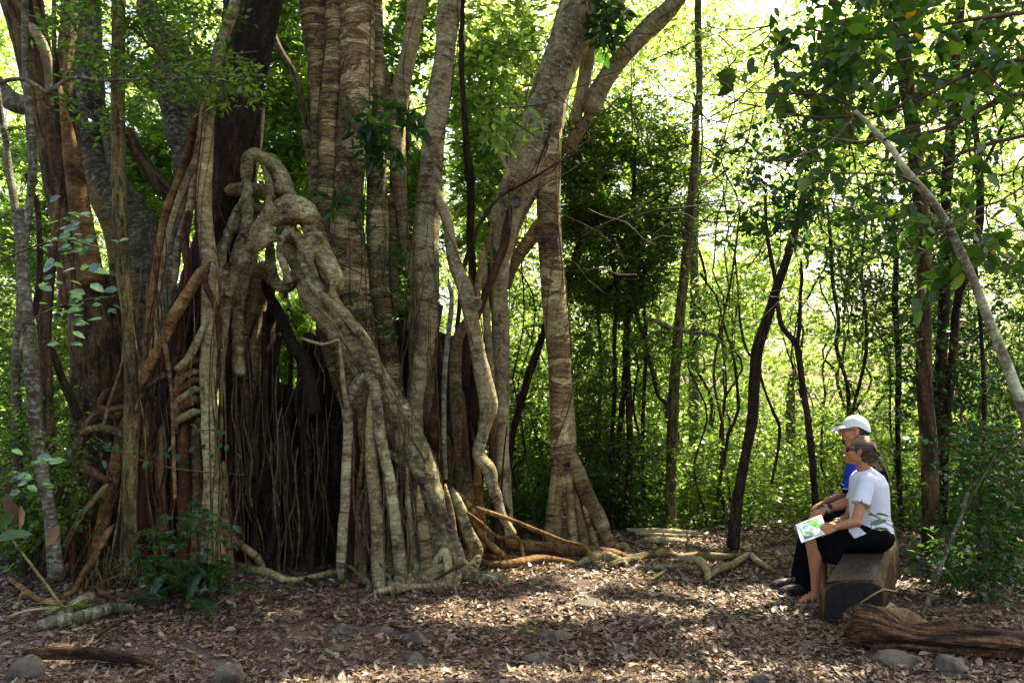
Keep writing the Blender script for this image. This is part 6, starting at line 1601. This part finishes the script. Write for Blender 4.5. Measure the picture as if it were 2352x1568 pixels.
    for sg in (1, -1):
        mb = MB(); mb.add(*pr_ell(HP_(.082, .031 * sg, .008), .010, .012, .008, hf, hl, hu)); mb.build("eye", M['sole'], t)
    # watch
    d = unit(wn - en); a = unit(np.cross(d, V(0, 1, 0))); bb = np.cross(d, a); c = wn - d * .018
    w = thing_part("wristwatch", t)
    mb = MB(); tube(mb, [(*(c + a * .0325 * math.cos(x) + bb * .0325 * math.sin(x)), .007) for x in np.linspace(0, 6.28, 16)], 8, .02, 0, 0); mb.build("strap", M['metal'], w)
    o = unit(V(.1, -.8, .6)); mb = MB(); mb.add(*pr_loft([(c + o * .030, d * .019, np.cross(d, o) * .019), (c + o * .044, d * .019, np.cross(d, o) * .019)], 20)); mb.build("dial", M['black_plastic'], w)
man()

# ================================================================ BROCHURE
def brochure():
    t = thing("brochure", "white sheet with a printed green and blue trail map, held on the woman's knee", "brochure", A(1864, 1213, 6.28))
    c = [V(*A(1827, 1204, 6.30)), V(*A(1886, 1181, 6.36)), V(*A(1903, 1223, 6.22)), V(*A(1841, 1246, 6.18))]
    n = unit(np.cross(c[1] - c[0], c[3] - c[0]))
    if n[1] > 0: n = -n
    def quad(pts, off, th=.0):
        return [p + n * off for p in pts]
    mb = MB(); a = quad(c, 0); b = quad(c, -.004)
    mb.add(a + b, q=[[0, 1, 2, 3], [7, 6, 5, 4], [0, 4, 5, 1], [1, 5, 6, 2], [2, 6, 7, 3], [3, 7, 4, 0]])
    mb.build("sheet", plain("glossy_white_paper", (.8, .8, .8), .35, .5), t, smooth=False)
    def uv(u, v): return c[0] * (1 - u) * (1 - v) + c[1] * u * (1 - v) + c[2] * u * v + c[3] * (1 - u) * v
    mats = [plain("map_grey_ink", (.16, .20, .19)), plain("map_green_ink", (.14, .42, .02)), plain("map_blue_ink", (.03, .35, .55)), plain("map_pale_ink", (.55, .72, .62))]
    def poly(pts, off, m):
        k = len(pts); P = np.array([uv(*p) + n * off for p in pts] + [uv(*np.mean(pts, 0)) + n * off])
        m.add(P, t=[[i, (i + 1) % k, k] for i in range(k)])
    blob = lambda cx, cy, rx, ry, s, k=16: [(cx + rx * (1 + .25 * math.sin(s + i * 1.7)) * math.cos(i * 6.283 / k), cy + ry * (1 + .25 * math.cos(s * 2 + i * 2.3)) * math.sin(i * 6.283 / k)) for i in range(k)]
    m0 = MB(); poly([(.10, .10), (.5, .06), (.86, .08), (.90, .25), (.90, .9), (.5, .93), (.14, .9), (.09, .6)], .0012, m0); m0.build("printed_map", mats[0], t, smooth=False)
    m0 = MB(); poly(blob(.50, .54, .30, .26, 1), .0020, m0); poly(blob(.60, .36, .24, .22, 3), .0024, m0); m0.build("green_area", mats[1], t, smooth=False)
    m0 = MB(); poly(blob(.30, .30, .11, .13, 2), .0030, m0); poly(blob(.66, .48, .03, .2, 4), .0030, m0); m0.build("blue_area", mats[2], t, smooth=False)
    m0 = MB(); poly(blob(.82, .34, .03, .16, 5), .0034, m0); poly(blob(.42, .74, .12, .02, 6), .0034, m0); poly(blob(.17, .62, .04, .08, 7), .0034, m0); poly(blob(.50, .42, .012, .12, 7), .0034, m0); m0.build("pale_area", mats[3], t, smooth=False)
brochure()
